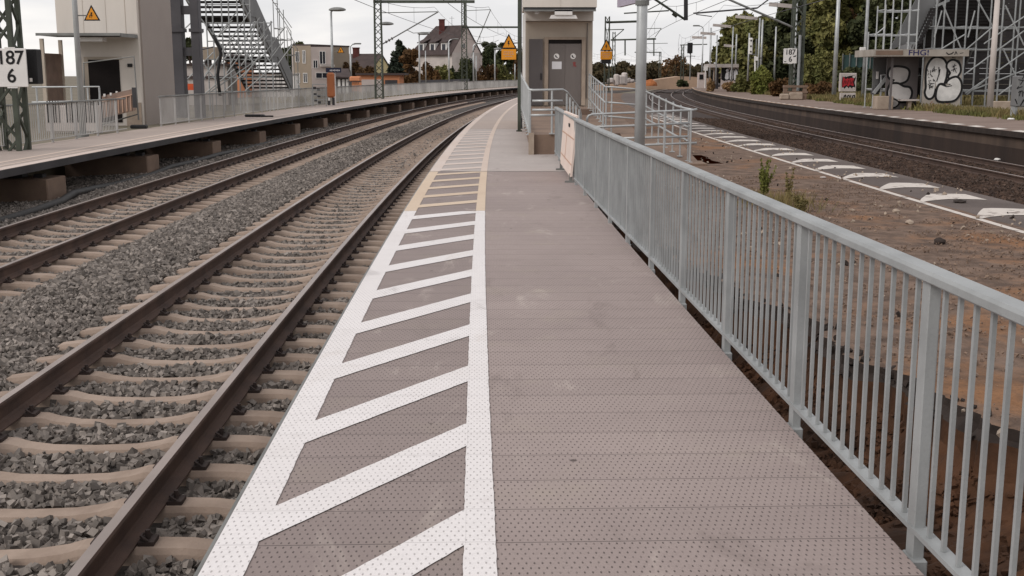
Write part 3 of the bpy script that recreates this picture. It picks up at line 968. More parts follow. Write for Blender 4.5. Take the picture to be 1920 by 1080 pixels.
# ------------------------------------------------------------------ near lamp post and name sign
p = W(1199, 275, 18.0)
t = thing('sign_post', (p.x, 18.0, OLDZ), 'round galvanised post rising behind the near railing with a name board on top', 'post')
mb = MB(); mb.tube((p.x, 18, OLDZ), (p.x, 18, 4.6), .081, 24); mb.build('pole', M_pipe, t, smooth=True)
mb = MB(); mb.tube((p.x, 18, OLDZ), (p.x, 18, OLDZ+.05), .16, 16); mb.build('base_flange', M_steel_dull, t)
mb = MB(); mb.tube((p.x, 18, 2.74), (p.x, 18, 2.81), .105, 20); mb.build('clamp', M_steel_dull, t)
a = W(1157, 21, 19.9); b = W(1214, 5, 17.95)
mb = MB(); d = (b - a); d.z = 0; nrm = Vector((-d.y, d.x, 0)).normalized() * .07
a.z = b.z = 2.815
up = Vector((0, 0, .55))
mb.prism([a, b, b + up, a + up], nrm)
mb.build('name_board', M_signface, t)

# leaning white board
t = thing('notice_board', G(1060, 336, 0), 'pinkish white board on metal feet leaning beside the railing end', 'board')
A0 = G(1049, 312, .12); A0 = W(1050, 305, 21.4); B0 = W(1069, 332, 18.7)
A1 = W(1057.5, 208, 21.4); B1 = W(1081, 218, 18.7)
nrm = Vector((.035, .004, .006))
mb = MB(); mb.prism([A0, B0, B1, A1], nrm); mb.build('panel', M_board, t)
mb = MB()
L = lambda u, v: (A0*(1-u)+B0*u)*(1-v) + (A1*(1-u)+B1*u)*v - Vector((.004, 0, 0))
for (u0, v0, u1, v1) in ((0, .62, 1, .62), (.42, .62, .42, .18), (0, .2, 1, .2)):
    q0, q1 = L(u0, v0), L(u1, v1)
    mb.beam(q0, q1, .006, .02)
mb.build('panel_seams', M_tan, t)
mb = MB(); mb.beam(L(.5, .80), L(.6, .80), .006, .06); mb.build('mark', M_ink, t)
for u in (.03, .97):
    q = L(u, 0); mb = MB(); mb.beam((q.x+.02, q.y, 0), (q.x+.02, q.y, q.z+.05), .05, .04); mb.box((q.x+.05, q.y, .015), (.25, .05, .03)); mb.build('foot', M_steel_dull, t)
mb = MB(); q = L(.97, .5); mb.tube((q.x+.28, q.y+.1, .02), L(.9, .8) + Vector((.07, 0, 0)), .02, 6); mb.tube((q.x+.30, q.y+.1, .02), (q.x+.28, q.y+.6, .85), .02, 6); mb.build('brace', M_steel_dull, t)

# ------------------------------------------------------------------ lift tower in the middle of the platform
t = thing('lift_tower', (1.6, 41.5, 0), 'cream clad lift tower with brown grey lift doors standing on the near platform', 'lift tower')
x0, x1 = .47, 2.82
FZ = .66
mb = MB(); mb.lohi((x0, 41.6, -.35), (x1, 44.4, 3.55)); mb.build('shaft', M_clad2, t)
mb = MB(); mb.lohi((x0-.10, 40.55, 3.98), (x1+.06, 44.5, 11)); mb.lohi((x0-.02, 41.3, 3.56), (x1, 44.45, 3.975)); 
for k in range(1, 2): mb.lohi((x0-.06 + 1.22*k, 40.535, 3.985), (x0-.05+1.22*k, 40.549, 11))
mb.build('upper_cladding', M_clad, t)
mb = MB(); mb.lohi((x0-.06, 40.57, 3.90), (x1+.03, 41.28, 3.965), 0); mb.build('canopy', M_dark, t)
mb = MB(); mb.lohi((x0-.09, 40.50, 3.84), (x1+.03, 40.56, 3.895)); mb.build('canopy_edge', M_steel_dull, t)
mb = MB(); mb.prism([(1.33, 40.55, 3.72), (2.17, 40.55, 3.72), (2.23, 40.55, 3.60), (1.27, 40.55, 3.60)], (0, .30, 0)); mb.lohi((1.45, 40.5, 3.72), (2.05, 40.8, 3.9)); mb.build('canopy_light', M_white, t)
mb = MB(); mb.tube((.86, 40.8, 3.76), (.86, 40.8, 3.88), .08, 12); mb.build('ceiling_lamp', M_white, t)
mb = MB(); mb.lohi((.365, 41.0, -.35), (.465, 41.2, 3.77)); mb.build('corner_post', M_white, t)
mb = MB(); mb.lohi((.24, 41.25, -.1), (.34, 41.35, 11)); mb.build('downpipe', M_dark, t)
mb = MB(); mb.lohi((2.62, 41.55, .9), (2.64, 41.598, 3.5)); mb.build('wall_joint', M_grey, t)
mb = MB(); mb.lohi((.60, 41.53, FZ), (1.08, 41.598, 2.95), 0); d_ = mb.build('side_door', M_grey, t)
mb = MB(); mb.lohi((1.00, 41.49, 1.55), (1.04, 41.528, 1.78)); mb.build('handle', M_black, d_)
mb = MB()
mb.lohi((1.14, 41.50, FZ), (1.27, 41.598, 3.02)); mb.lohi((2.44, 41.50, FZ), (2.57, 41.598, 3.02)); mb.lohi((1.27, 41.50, 2.93), (2.44, 41.598, 3.02))
mb.build('door_frame', M_conc, t)
mb = MB(); mb.lohi((1.28, 41.53, 2.80), (2.43, 41.598, 2.925)); mb.build('door_header', M_void, t)
d_ = None
for i, (a, b) in enumerate(((1.285, 1.852), (1.858, 2.425))):
    mb = MB(); mb.lohi((a, 41.545, FZ+.02), (b, 41.597, 2.79), 0); d_ = mb.build('door_leaf', M_door, t)
    cx = 1.56 if i == 0 else 2.14
    mb = MB(); mb.tube((cx, 41.540, 2.36), (cx, 41.5445, 2.36), .095, 20); mb.build('sticker', M_white, d_)
    mb = MB(); M_ = face_mat((cx, 41.539, 2.36), (1, 0, 0)); flat_shape(mb, [(-.06,.03),(-.02,.05),(.0,.0),(.05,-.04),(.03,-.06),(-.04,-.03)], M_, .0); mb.build('sticker_mark', M_dark, d_)
    if i == 0:
        mb = MB(); mb.lohi((1.40, 41.539, 1.92), (1.74, 41.5445, 2.18)); mb.build('paper_notice', M_paper, d_)
    else:
        mb = MB(); M_ = face_mat((2.18, 41.539, 2.05), (1, 0, 0))
        flat_shape(mb, spline([(-.05,.09),(-.01,.12),(.06,.1),(.04,.03),(.08,-.03),(.04,-.06),(-.01,-.02),(-.05,-.07),(-.03,.02)], 3), M_, .0); mb.build('red_sticker', mat('faded_red_sticker', S(146,72,70), .7), d_)
mb = MB(); mb.lohi((2.50, 41.40, -.35), (x1+.02, 41.598, .62)); mb.build('plinth', M_pier, t)

t = thing('steel_post', (.22, 36.2, 0), 'thin dark green steel post standing left of the lift tower', 'post')
q = W(973.5, 245, 36.2)
mb = MB(); mb.lohi((q.x-.05, 36.15, 0), (q.x+.05, 36.27, 8.5)); mb.build('pole', M_mast, t)
mb = MB(); mb.lohi((q.x-.09, 36.1, 0), (q.x+.09, 36.32, .04)); mb.build('base_plate', M_mast, t)

def warn_sign(name, c, w, label, grp=None, board=True, xdir=(1, 0, 0), arm=None, bolt=True):
    """orange warning triangle over an orange board"""
    t = thing('warning_sign', c, label, 'warning sign', grp)
    M_ = face_mat(c, xdir)
    h = w * .95
    def tri(k): return [(-w/2*k, -h*.33*k), (w/2*k, -h*.33*k), (0, h*.67*k)]
    nrm = (M_.to_3x3() @ Vector((0, 0, -1))).normalized() * .02
    mb = MB(); mb.prism([M_ @ Vector((x, y, 0)) for x, y in tri(1.14)], nrm); mb.build('border', M_ink, t)
    mb = MB(); flat_shape(mb, tri(.86), M_, .004); mb.build('triangle', M_orange, t)
    if bolt:
        mb = MB(); flat_shape(mb, [(-.05*w, .22*w), (.06*w, .2*w), (.0, .06*w), (.07*w, .04*w), (-.05*w, -.22*w), (-.01*w, -.03*w), (-.09*w, -.01*w)], M_, .007)
        if not board: flat_shape(mb, [(-.16*w, .02*w), (-.1*w, .04*w), (-.1*w, -.16*w), (-.17*w, -.14*w)], M_, .007)
        mb.build('symbol', M_ink, t)
    if board:
        y1 = -h*.40; y0 = y1 - w*.74
        mb = MB(); mb.prism([M_ @ Vector((x, y, 0)) for x, y in ((-w*.53, y0), (w*.53, y0), (w*.53, y1), (-w*.53, y1))], nrm); mb.build('board', M_orange, t)
        mb = MB()
        for k in range(3):
            yy = y1 - w*(.2 + .16*k)
            ww = w*(.36, .4, .28)[k]
            for j in range(5):
                xa = -ww + 2*ww*j/5
                flat_shape(mb, [(xa, yy-.03*w), (xa+ww*.28, yy-.03*w), (xa+ww*.28, yy+.03*w), (xa, yy+.03*w)], M_, .004)
        mb.build('lettering', M_tan, t)
    if arm is not None:
        mb = MB(); mb.tube(Vector(c) + nrm*1.0 , arm, .018, 6); mb.build('bracket', M_steel_dull, t)
    return t
warn_sign('warning_sign', W(954, 82, 36.0), .42, 'orange electrical warning triangle over an orange panel left of the lift tower', arm=(.2, 36.2, W(970, 80, 36.1).z))
# ------------------------------------------------------------------ landing, ramp and pipe railings by the tower
t = thing('access_ramp', (1.0, 33, OLDZ), 'concrete landing and ramp leading up to the lift doors', 'ramp')
mb = MB()
xa, xb = .42, 1.22
mb.add([(xa, 25.6, OLDZ), (xb, 25.6, OLDZ), (xb, 38, OLDZ), (xa, 38, OLDZ), (xa, 25.6, .43), (xb, 25.6, .43), (xb, 38, .62), (xa, 38, .62)], [(0,3,2,1),(4,5,6,7),(0,1,5,4),(1,2,6,5),(2,3,7,6),(3,0,4,7)])
mb.lohi((xa, 38.01, OLDZ), (2.8, 41.39, .625))
mb.build('landing', M_pier, t)
mb = MB()
mb.lohi((xa-.06, 25.52, -.1), (xa+.06, 25.59, .47)); 
mb.build('corner_upright', M_conc, t)
mb = MB()
for (ya, za, yb, zb, x_a, x_b) in ((37.99, .55, 32.6, .22, 1.9, 3.5), (32.59, .22, 27.9, -.22, 3.0, 4.45)):
    mb.add([(x_a, yb, OLDZ-.5), (x_b, yb, OLDZ-.5), (x_b, ya, OLDZ-.5), (x_a, ya, OLDZ-.5), (x_a, yb, zb-.1), (x_b, yb, zb-.1), (x_b, ya, za-.1), (x_a, ya, za-.1)], [(0,3,2,1),(4,5,6,7),(0,1,5,4),(1,2,6,5),(2,3,7,6),(3,0,4,7)])
mb.lohi((1.7, 26.9, OLDZ-.5), (4.5, 27.89, -.30))
mb.build('ramp_slab', M_pier, t)

def pipe_rail(label, segs, r=.024, posts=(), grp=None):
    """segs: list of rail polylines; posts: list of (top, bottom)"""
    c = Vector(segs[0][0]); 
    t = thing('handrail', (c.x, c.y, OLDZ), label, 'handrail', grp)
    for i, s in enumerate(segs):
        mb = MB(); mb.pipe(s, r, 10); mb.build('rail', M_pipe, t, smooth=True)
    for a, b in posts:
        mb = MB(); mb.tube(a, b, r*.85, 8); mb.box((b[0], b[1], b[2]+.012), (.12, .12, .02)); mb.build('post', M_pipe, t)
    return t
def drop(pts, d): return [Vector(p) - Vector((0, 0, d)) for p in pts]
# left side of the landing
ls = [W(976, 136, 39.6), W(978, 143, 38.5), W(992, 168, 25.6)]
cr = [W(992, 168, 25.6), W(1000, 169, 25.6), W(1055, 168, 25.6), W(1063, 173, 25.9), W(1086, 203, 27.2), W(1089, 215, 27.3), W(1089, 238, 27.3)]
p_ = []
for k in range(13):
    u = k / 12
    q = Vector(ls[1]).lerp(Vector(ls[2]), u)
    p_.append((q, (q.x, q.y, .60 - .18*u - (.0 if u < 1 else 1.0*0))))
pipe_rail('pipe handrail with many balusters along the left edge of the landing', [ls, [(q[0].x, q[0].y, q[1][2]+.14) for q in p_]], .026, p_)
ct = Vector(W(1035, 168, 25.6)); pl_ = [W(994, 168, 25.6), W(1035, 168, 25.6)]
pp = [(q, (q.x, q.y, .44)) for q in pl_]
for k in range(5):
    q = Vector(cr[3]).lerp(Vector(cr[4]), k/4.0); pp.append((q, (q.x, q.y, q.z - .95)))
pipe_rail('pipe handrail crossing the near end of the landing and stepping down behind the board', [cr, [W(998, 189, 25.6), W(1055, 189, 25.6)], [W(998, 206, 25.6), W(1055, 206, 25.6)], [W(993, 216, 25.6), W(1040, 216, 25.6)]], .026, pp)
# right side: descending from the tower, crossing and descending again
a0 = Vector(W(1105, 139, 39.0)); a1 = Vector(W(1137, 163, 32.3)); a2 = Vector(W(1212, 169, 32.3))
d1 = Vector(W(1300, 206, 27.6))
segs = []; pp = []
for dz in (0, .42, .80):
    segs.append([a0 - Vector((0,0,dz)), a1 - Vector((.02, -.1, dz)), a1 - Vector((-.12, 0, dz)), a2 - Vector((0, 0, dz))])
for k in range(8):
    q = a0.lerp(a1, k/7); pp.append((q, (q.x, q.y, q.z-1.12)))
pp.append((a1 + Vector((.15, 0, 0)), (a1.x+.15, a1.y, OLDZ)))
pipe_rail('triple pipe handrail descending from the right side of the lift tower', segs, .025, pp)
segs = []; pp = []
for dz, e in ((0, 0), (.40, -.25), (.72, -.30)):
    A = a2 - Vector((.1, 0, dz)); B = Vector(W(1284 , 203, 27.9)) - Vector((e*-.0, 0, dz)); Cc = d1 - Vector((.12*bool(dz), 0, dz))
    mid = A.lerp(B, .82) - Vector((0, 0, .03))
    segs.append([A, mid, B, Cc])
for k in range(7):
    q = a2.lerp(Vector(W(1292, 203, 27.8)), k/6); pp.append((q, (q.x, q.y, max(OLDZ-.02, q.z-1.25))))
pipe_rail('triple pipe handrail running down the right edge of the ramp', segs, .025, pp)
segs = [[W(1101, 236, 27.4), W(1101, 222, 27.4), W(1104, 217, 27.4), W(1111, 214.5, 27.4), W(1298, 206.5, 27.6), W(1306, 205, 27.7)],
        [W(1104, 238, 27.4), W(1150, 237, 27.4), W(1293, 231, 27.6)], [W(1140, 260, 27.4), W(1290, 256, 27.6)], [W(1160, 274, 27.4), W(1306, 268, 27.6)]]
pp = []
for px, yt in ((1131, 213), (1246.5, 209), (1296, 207)):
    q = Vector(W(px, yt, 27.4)); pp.append((q, (q.x, q.y, -.32)))
pipe_rail('horizontal pipe handrail closing the foot of the ramp in front of the pit', segs, .028, pp)

# ------------------------------------------------------------------ catenary structures
def lattice(mb, p, z0, z1, w0, w1, leg=.06, bay=.6, d=None):
    d0 = d if d else w0
    co = [(-1,-1),(1,-1),(1,1),(-1,1)]
    def at_(z, k):
        f = (z - z0) / (z1 - z0); w = w0 + (w1 - w0)*f; dd = d0*(1 + (w1/w0-1)*f)
        return Vector((p[0] + co[k][0]*w/2, p[1] + co[k][1]*dd/2, z))
    for k in range(4): mb.beam(at_(z0, k), at_(z1, k), leg, leg)
    z = z0; i = 0
    while z < z1 - .05:
        zz = min(z1, z + bay)
        for k in range(4):
            a, b = (k, (k+1) % 4) if i % 2 == 0 else ((k+1) % 4, k)
            mb.beam(at_(z, a), at_(zz, b), leg*.55, leg*.55)
        z = zz; i += 1

def cantilever(t, root_hi, root_lo, tip, r=.03, reg=None):
    """bracket: horizontal stay, raking tube and steady arm with insulators"""
    mb = MB(); mb.tube(root_hi, tip, r*.7, 6); mb.build('stay_tube', M_mast, t)
    mb = MB(); mb.tube(root_lo, tip, r, 8); mb.build('rake_tube', M_steel_dull, t)
    mb = MB()
    for f in (.08, .13, .18):
        q = Vector(root_lo).lerp(Vector(tip), f); q2 = Vector(root_lo).lerp(Vector(tip), f + .02)
        mb.tube(q, q2, r*2.2, 8)
    mb.build('insulator', M_grey, t)
    if reg is not None:
        q = Vector(root_lo).lerp(Vector(tip), .45)
        mb = MB(); mb.pipe([q, reg[0], reg[1]], r*.6, 6); mb.build('steady_arm', M_steel_dull, t)

# left lattice mast with kilometre sign
pm = W(27, 280, 26.2)
t = thing('lattice_mast', (pm.x, 26.2, LZ), 'dark green lattice mast at the left edge carrying the kilometre board', 'mast')
mb = MB(); lattice(mb, (pm.x-.04, 26.2), -.3, 8.5, .52, .42, .10, .62); mb.build('mast', M_mast, t)
def km_sign(c, w, h, digs, label, arms, grp=None, extra=False):
    t = thing('kilometre_sign', c, label, 'kilometre sign', grp)
    mb = MB(); mb.lohi((c[0]-w/2, c[1]-.012, c[2]-h/2), (c[0]+w/2, c[1]+.012, c[2]+h/2), 0, .01)
    mb.lohi((c[0]-w*.16, c[1]-.01, c[2]+h/2), (c[0]+w*.16, c[1]+.01, c[2]+h*.53)); mb.lohi((c[0]-w*.16, c[1]-.01, c[2]-h*.53), (c[0]+w*.16, c[1]+.01, c[2]-h/2))
    mb.build('sign_plate', M_white, t)
    text_mesh('kilometre_figures', digs[0], h*.50, M_ink, t, face_mat((c[0], c[1]-.016, c[2]+h*.245), (1, 0, 0)), .003, .95)
    text_mesh('hectometre_figure', digs[1], h*.50, M_ink, t, face_mat((c[0]+(.02*w if extra else 0), c[1]-.016, c[2]-h*.225), (1, 0, 0)), .003)
    if extra:
        mb = MB(); M_ = face_mat((c[0], c[1]-.016, c[2]), (1, 0, 0)); flat_shape(mb, [(-.45*w, -.4*h), (-.28*w, -.42*h), (-.27*w, -.36*h), (-.44*w, -.35*h)], M_, 0); flat_shape(mb, [(.22*w, -.02*h), (.46*w, .06*h), (.44*w, -.04*h), (.25*w, -.08*h)], M_, 0); mb.build('scrawl', M_ink, t)
    mb = MB()
    for z in arms: mb.lohi((c[0]-w*.3, c[1]+.013, z-.02), (c[0]+w*.3, c[1]+.25, z+.02))
    mb.build('bracket', M_dark, t)
c = W(21, 127, 25.55); km_sign(c, .69, .82, ('187', '6'), 'large white kilometre board 187 6 on the left lattice mast', (c.z-.2, c.z+.2))
c = W(62, 125, 26.35)
t = thing('loudspeaker_box', c, 'black box fixed behind the kilometre board on the left mast', 'box')
mb = MB(); mb.box(c, (.30, .32, .76), 0, 0, .02); mb.build('housing', M_black, t)
mb = MB(); mb.lohi((c.x-.03, c.y-.166, c.z-.33), (c.x+.03, c.y-.161, c.z-.25)); mb.build('label_plate', M_white, t)
mb = MB(); mb.tube((c.x-.15, c.y, c.z+.1), (c.x-.4, c.y-.05, c.z+.1), .025, 6); mb.build('bracket', M_dark, t)

# left foreground pole with a triangular sign
p = W(152, 190, 33.2)
t = thing('lamp_post', (p.x, 33.2, LZ), 'tall galvanised pole in front of the left lift tower', 'lamp post')
mb = MB(); mb.tube((p.x, 33.2, -.3), (p.x, 33.2, 8), .085, 14, .06); mb.build('pole', M_pipe, t, smooth=True)
mb = MB(); mb.tube((p.x, 33.2, -.3), (p.x, 33.2, LZ+.04), .16, 12); mb.build('base_flange', M_steel_dull, t)
c = W(172, 29, 33.2)
warn_sign('warning_sign', c, .40, 'orange triangular warning sign on an arm beside the left lift tower', board=False, arm=(p.x, 33.2, c.z))

# two left platform catenary masts with booms
def portal(label, px, pyb, Y, ytop, boom_px, boom_y, w, d):
    p = W(px, pyb, Y)
    t = thing('catenary_mast', (p.x, Y, LZ), label, 'catenary mast', 'catenary masts with booms over the left tracks')
    z1 = W(px, ytop, Y).z
    mb = MB(); lattice(mb, (p.x, Y), -.5, z1, w, w*.8, w*.16, .5, d); mb.build('mast', M_mast, t)
    q = W(boom_px, boom_y, Y)
    mb = MB(); mb.beam((p.x - .3, Y, q.z), (q.x, Y, q.z), .16, .20); mb.build('boom', M_mast, t)
    return t, p, q
t, p, q = portal('lattice catenary mast with a long boom standing behind the long left railing', 711.5, 185, 85, -8, 890, 3, .55, .5)
za = W(713, 24, 85).z; zb = W(720, 84, 85).z
cantilever(t, (p.x+.2, 85, za), (p.x+.2, 85, zb), W(822, 22, 85), .045, (W(775, 62, 85), W(810, 60, 85)))
x2 = q.x
mb = MB(); mb.beam((W(871,0,85).x, 85, q.z), (W(871,0,85).x, 85, W(0, 48, 85).z), .14, .14); mb.build('drop_post', M_mast, t)
t, p, q = portal('lattice catenary mast standing in front of the white house', 871, 165, 136, -5, 976, 51, .62, .4)
cantilever(t, W(874, 20, 136), W(884, 104, 136), W(920, 18, 136), .05, (W(900, 92, 136), W(935, 75, 136)))

def far_mast(label, px, ytop, ybot, Y, arms, w=.35, m=None, name='catenary_mast', cat='catenary mast', grp='far catenary masts'):
    p = W(px, ybot, Y)
    t = thing(name, (p.x, Y, p.z), label, cat, grp)
    zt = W(px, ytop, Y).z
    mb = MB(); lattice(mb, (p.x, Y), p.z, zt, w, w*.8, w*.2, .9); mb.build('mast', m or M_mast, t)
    for (xa, ya, xb, yb, r) in arms:
        mb = MB(); mb.tube(W(xa, ya, Y), W(xb, yb, Y), r, 6); mb.build('arm', m or M_mast, t)
    return t
far_mast('lattice mast carrying an orange warning sign right of the lift tower', 1137, 31, 172, 48, [(1137, 42, 1200, 40, .05)], .20)
c = W(1137, 88, 47.7); warn_sign('warning_sign', c, .44, 'orange warning triangle over an orange panel on the mast right of the tower', arm=(c.x, 48, c.z))
mb = MB(); mb.lohi((c.x-.2, 47.72, c.z-.66), (c.x+.2, 47.78, c.z-.2)); tag(mb.build('sign_back_box', M_black), 'black box mounted behind the orange sign right of the tower', 'box')
far_mast('far catenary portal right of the lift tower', 1150, 60, 150, 120, [(1135, 56, 1170, 55, .05), (1145, 75, 1230, 73, .09), (1170, 55, 1148, 74, .05), (1172, 75, 1172, 104, .08)], .3)
far_mast('far catenary mast with a hanging post right of the near sign post', 1237, 97, 145, 170, [(1190, 98, 1240, 98, .08), (1160, 75, 1228, 72, .08), (1226, 72, 1226, 105, .1), (1200, 54, 1240, 53, .05), (1240, 53, 1228, 70, .05), (1210, 82, 1252, 81, .04)], .3)
far_mast('far dark mast with a crossbar where the right platform ends', 1278.5, 84, 152, 150, [(1275, 84.5, 1326, 83, .07), (1279, 123, 1290, 118, .05)], .35)

# colour light signals
def signal(label, px, y0, y1, ybase, Y, w, m, px_post=None):
    a = W(px, y0, Y); b = W(px, y1, Y); g = W(px_post or px, ybase, Y)
    t = thing('light_signal', (g.x, Y, g.z), label, 'signal')
    mb = MB(); mb.lohi((a.x-w/2, Y-.12, b.z), (a.x+w/2, Y+.12, a.z), 0, .05); mb.build('signal_head', m, t)
    mb = MB()
    n = max(2, int((a.z-b.z)/.45))
    for k in range(n):
        z = b.z + (a.z-b.z)*(k+.5)/n
        mb.tube((a.x, Y-.121, z), (a.x, Y-.16, z), w*.22, 10)
    mb.build('lenses', M_black, t)
    mb = MB(); mb.tube((g.x, Y+.2, g.z), (g.x, Y+.2, a.z-.1), .07, 8); mb.lohi((min(g.x, a.x)-.05, Y+.1, b.z-.05), (max(g.x, a.x)+.05, Y+.25, b.z+.05)); mb.build('signal_post', M_steel_dull, t)
    mb = MB(); mb.lohi((g.x-.5, Y-.2, b.z-.35), (g.x+.5, Y+.4, b.z-.30)); mb.build('walkway', M_black, t)
signal('black colour light signal on a post in front of the far tree line', 1294, 80, 100, 150, 140, .62, M_black)
signal('pale box shaped signal among the poles of the right platform', 1408, 71, 102, 165, 108, .34, M_white, 1416)

# overhead wires
def wire(label, offs, z0, z1, s_list, grp, name='overhead_wire'):
    t = thing(name, C(s_list[0], offs, z0), label, 'overhead wire', grp)
    pts = []
    mes = []
    dr = MB()
    for a, b in zip(s_list[:-1], s_list[1:]):
        for k in range(12):
            u = k / 12
            pts.append(C(a + (b-a)*u, offs, z0)); sag = (z1-z0) * (1 - .75*4*u*(1-u)); mes.append(C(a + (b-a)*u, offs, z0 + sag))
            if k in (2, 4, 6, 8, 10): dr.tube(C(a+(b-a)*u, offs, z0), C(a+(b-a)*u, offs, z0+sag), .008, 4)
    mb = MB(); mb.pipe(pts, .014, 4); mb.build('contact_wire', M_wire, t)
    mb = MB(); mb.pipe(mes, .012, 4); mb.build('messenger_wire', M_wire, t)
    dr.build('droppers', M_wire, t)
G_ = 'overhead lines above the tracks'
wire('overhead line above the nearest track', 1.65, 4.95, 6.5, [20, 85, 136, 190, 250, 310], G_)
wire('overhead line above the second left track', 5.53, 4.95, 6.5, [20, 85, 136, 190, 250, 310], G_)
wire('overhead line above the dark right track', -14.6, 4.85, 6.4, [20, 82, 140, 200, 260], G_)
wire('overhead line of the far track behind the ramp', -10.5, 4.85, 6.4, [20, 82, 140, 200, 260], G_)

# bracket hanging into the frame above the right tracks
Y = 46.0
t = thing('catenary_bracket', W(1286, 36, Y), 'dark hanging post with a raking tube above the right track', 'catenary bracket')
mb = MB(); mb.beam(W(1286, -60, Y), W(1286, 38, Y), .14, .14); mb.build('drop_post', M_dark, t)
mb = MB(); mb.tube(W(1215, -10, Y), W(1285, 37, Y), .045, 8); mb.tube(W(1262, 24, Y), W(1270, 30, Y), .09, 8); mb.build('rake_tube', M_mast, t)
mb = MB(); mb.tube(W(1170, 25, Y), W(1254, 20, Y), .028, 6); mb.tube(W(1205, 24, Y), W(1262, -6, Y), .02, 6); mb.build('stay_tube', M_mast, t)
mb = MB(); mb.beam(W(1100, -62, Y), W(1560, -62, Y), .2, .3); mb.build('beam', M_mast, t)

# right mast with kilometre sign, concrete barrier
Ym = 82.0
p = W(1491, 182, Ym)
t = thing('catenary_mast', (p.x, Ym, RZ), 'twin leg catenary mast on the right platform with a kilometre board', 'catenary mast')
mb = MB(); lattice(mb, (p.x, Ym), RZ, 9, .72, .66, .16, .8, .5); mb.build('mast', M_mast, t)
mb = MB(); mb.tube(W(1486, 51, Ym), W(1362, -3, Ym), .075, 8); mb.build('rake_tube', M_steel_dull, t)
mb = MB(); mb.tube(W(1300, 25, Ym), W(1420, 15, Ym), .055, 8); mb.tube(W(1420, 15, Ym), W(1445, -4, Ym), .05, 6); mb.tube(W(1305, 27, Ym), W(1335, 31, Ym), .035, 6); mb.build('stay_tube', M_dark, t)
mb = MB(); mb.tube(p + Vector((.05, -.45, 0)), p + Vector((.05, -.45, 4.2)), .1, 8); mb.build('cable_pipe', M_steel, t)
c = W(1481.5, 105, Ym-.6); km_sign(c, .92, 1.0, ('187', '6'), 'white kilometre board 187 6 on the right twin leg mast', (c.z-.2, c.z+.2), extra=True)
t = thing('concrete_barrier', W(1484, 185, Ym-.9), 'weathered concrete frame barrier around the foot of the right mast', 'barrier')
z0 = RZ
xa, xb = W(1462, 180, Ym).x, W(1507, 180, Ym).x
mb = MB(); mb.lohi((xa, Ym-1.1, z0+.82), (xb, Ym-.8, z0+.98)); mb.lohi((xa, Ym-1.1, z0+.45), (xb, Ym-.85, z0+.58)); mb.build('crossbar', M_pier, t)
for x in (xa+.15, xa+.75, xb-.2):
    mb = MB(); mb.lohi((x-.13, Ym-1.05, z0), (x+.13, Ym-.86, z0+.815)); mb.build('leg', M_pier, t)
mb = MB(); mb.lohi((xa-.3, Ym-1.4, z0), (xa+.35, Ym-1.12, z0+.42), 0, .08); mb.lohi((xa+.35, Ym-1.3, z0), (xa+1.3, Ym-1.12, z0+.5), 0, .06); mb.build('foot_block', M_conc, t)

# lamp posts and poles --------------------------------------------------------
def lamp(label, px, ytop, ybot, Y, kind, grp, r=.06, arm=None, m=None, name='lamp_post'):
    p = W(px, ybot, Y); zt = W(px, ytop, Y).z
    t = thing(name, p, label, 'lamp post' if name == 'lamp_post' else 'pole', grp)
    mb = MB(); mb.tube(p, (p.x, Y, zt), r, 8, r*.75); mb.build('pole', m or M_pipe, t, smooth=True)
    if kind == 'mush':            # oval luminaire on an upright post, hanging to the right
        c = Vector((p.x + .45, Y, zt + .12))
        bm = bmesh.new(); bmesh.ops.create_uvsphere(bm, u_segments=16, v_segments=8, radius=1)
        for v in bm.verts:
            v.co = Vector((v.co.x*.62, v.co.y*.4, v.co.z*(.20 if v.co.z > 0 else .10)))
        me = bpy.data.meshes.new('luminaire'); bm.to_mesh(me); bm.free(); me.materials.append(M_steel_dull)
        o = bpy.data.objects.new('luminaire', me); o.location = c - Vector(p); COL.objects.link(o); o.parent = t
        mb = MB(); mb.tube((p.x, Y, zt), (p.x+.1, Y, zt+.1), r*.8, 6); mb.build('arm', M_pipe, t)
    elif kind == 'cobra':
        sg = arm or 1
        mb = MB(); mb.pipe([(p.x, Y, zt), (p.x+.2*sg, Y, zt+.2), (p.x+.5*sg, Y, zt+.25)], r*.7, 6); mb.build('arm', M_pipe, t)
        mb = MB(); mb.box((p.x+.75*sg, Y, zt+.27), (.75, .3, .14), 0, 0, .06); mb.build('luminaire', M_steel_dull, t)
    elif kind == 'tube':          # long strip light on one side of the pole
        x0 = W(arm[0], 0, Y).x; x1 = W(arm[1], 0, Y).x; za = W(arm[0], arm[2], Y).z; zb = W(arm[1], arm[3], Y).z
        mb = MB(); mb.beam((x0, Y-.1, za), (x1, Y-.1, zb), .22, .26); mb.build('strip_light', M_dirtywhite, t)
    return t
GL = 'lamp posts along the left platform'
lamp('tall lamp post with oval head left of the orange cabinet', 624.5, 22, 168, 84, 'mush', GL, .10)
lamp('lamp post with angled head in front of the yellow house', 658.5, 87, 162, 120, 'cobra', GL, .11, 1)
lamp('lamp post with flat oval head before the dark conifer', 787, 66, 158, 118, 'mush', GL, .09)
lamp('slim pole between the conifer and the white house', 798.5, 95, 157, 128, None, GL, .07, name='pole')
lamp('lamp post in front of the gable of the white house', 842, 78, 155, 130, 'cobra', GL, .09, 1)
lamp('lamp post right of the gable with a short head', 888, 86, 155, 140, 'cobra', GL, .10, 1)
lamp('slim pole right beside the gable of the white house', 893, 105, 154, 146, None, GL, .07, name='pole')
lamp('lamp post with flat head over the dark bushes', 928, 94, 152, 150, 'mush', GL, .10)
lamp('pale pole nearest to the lift tower on its left side', 965.5, 120, 150, 160, None, GL, .09, name='pole')
p = W(714, 45, 100)
lamp('lamp whose flat oval head shows right of the lattice mast', 717, 48, 165, 100, 'mush', GL, .08)
GR = 'lamp posts along the right platform'
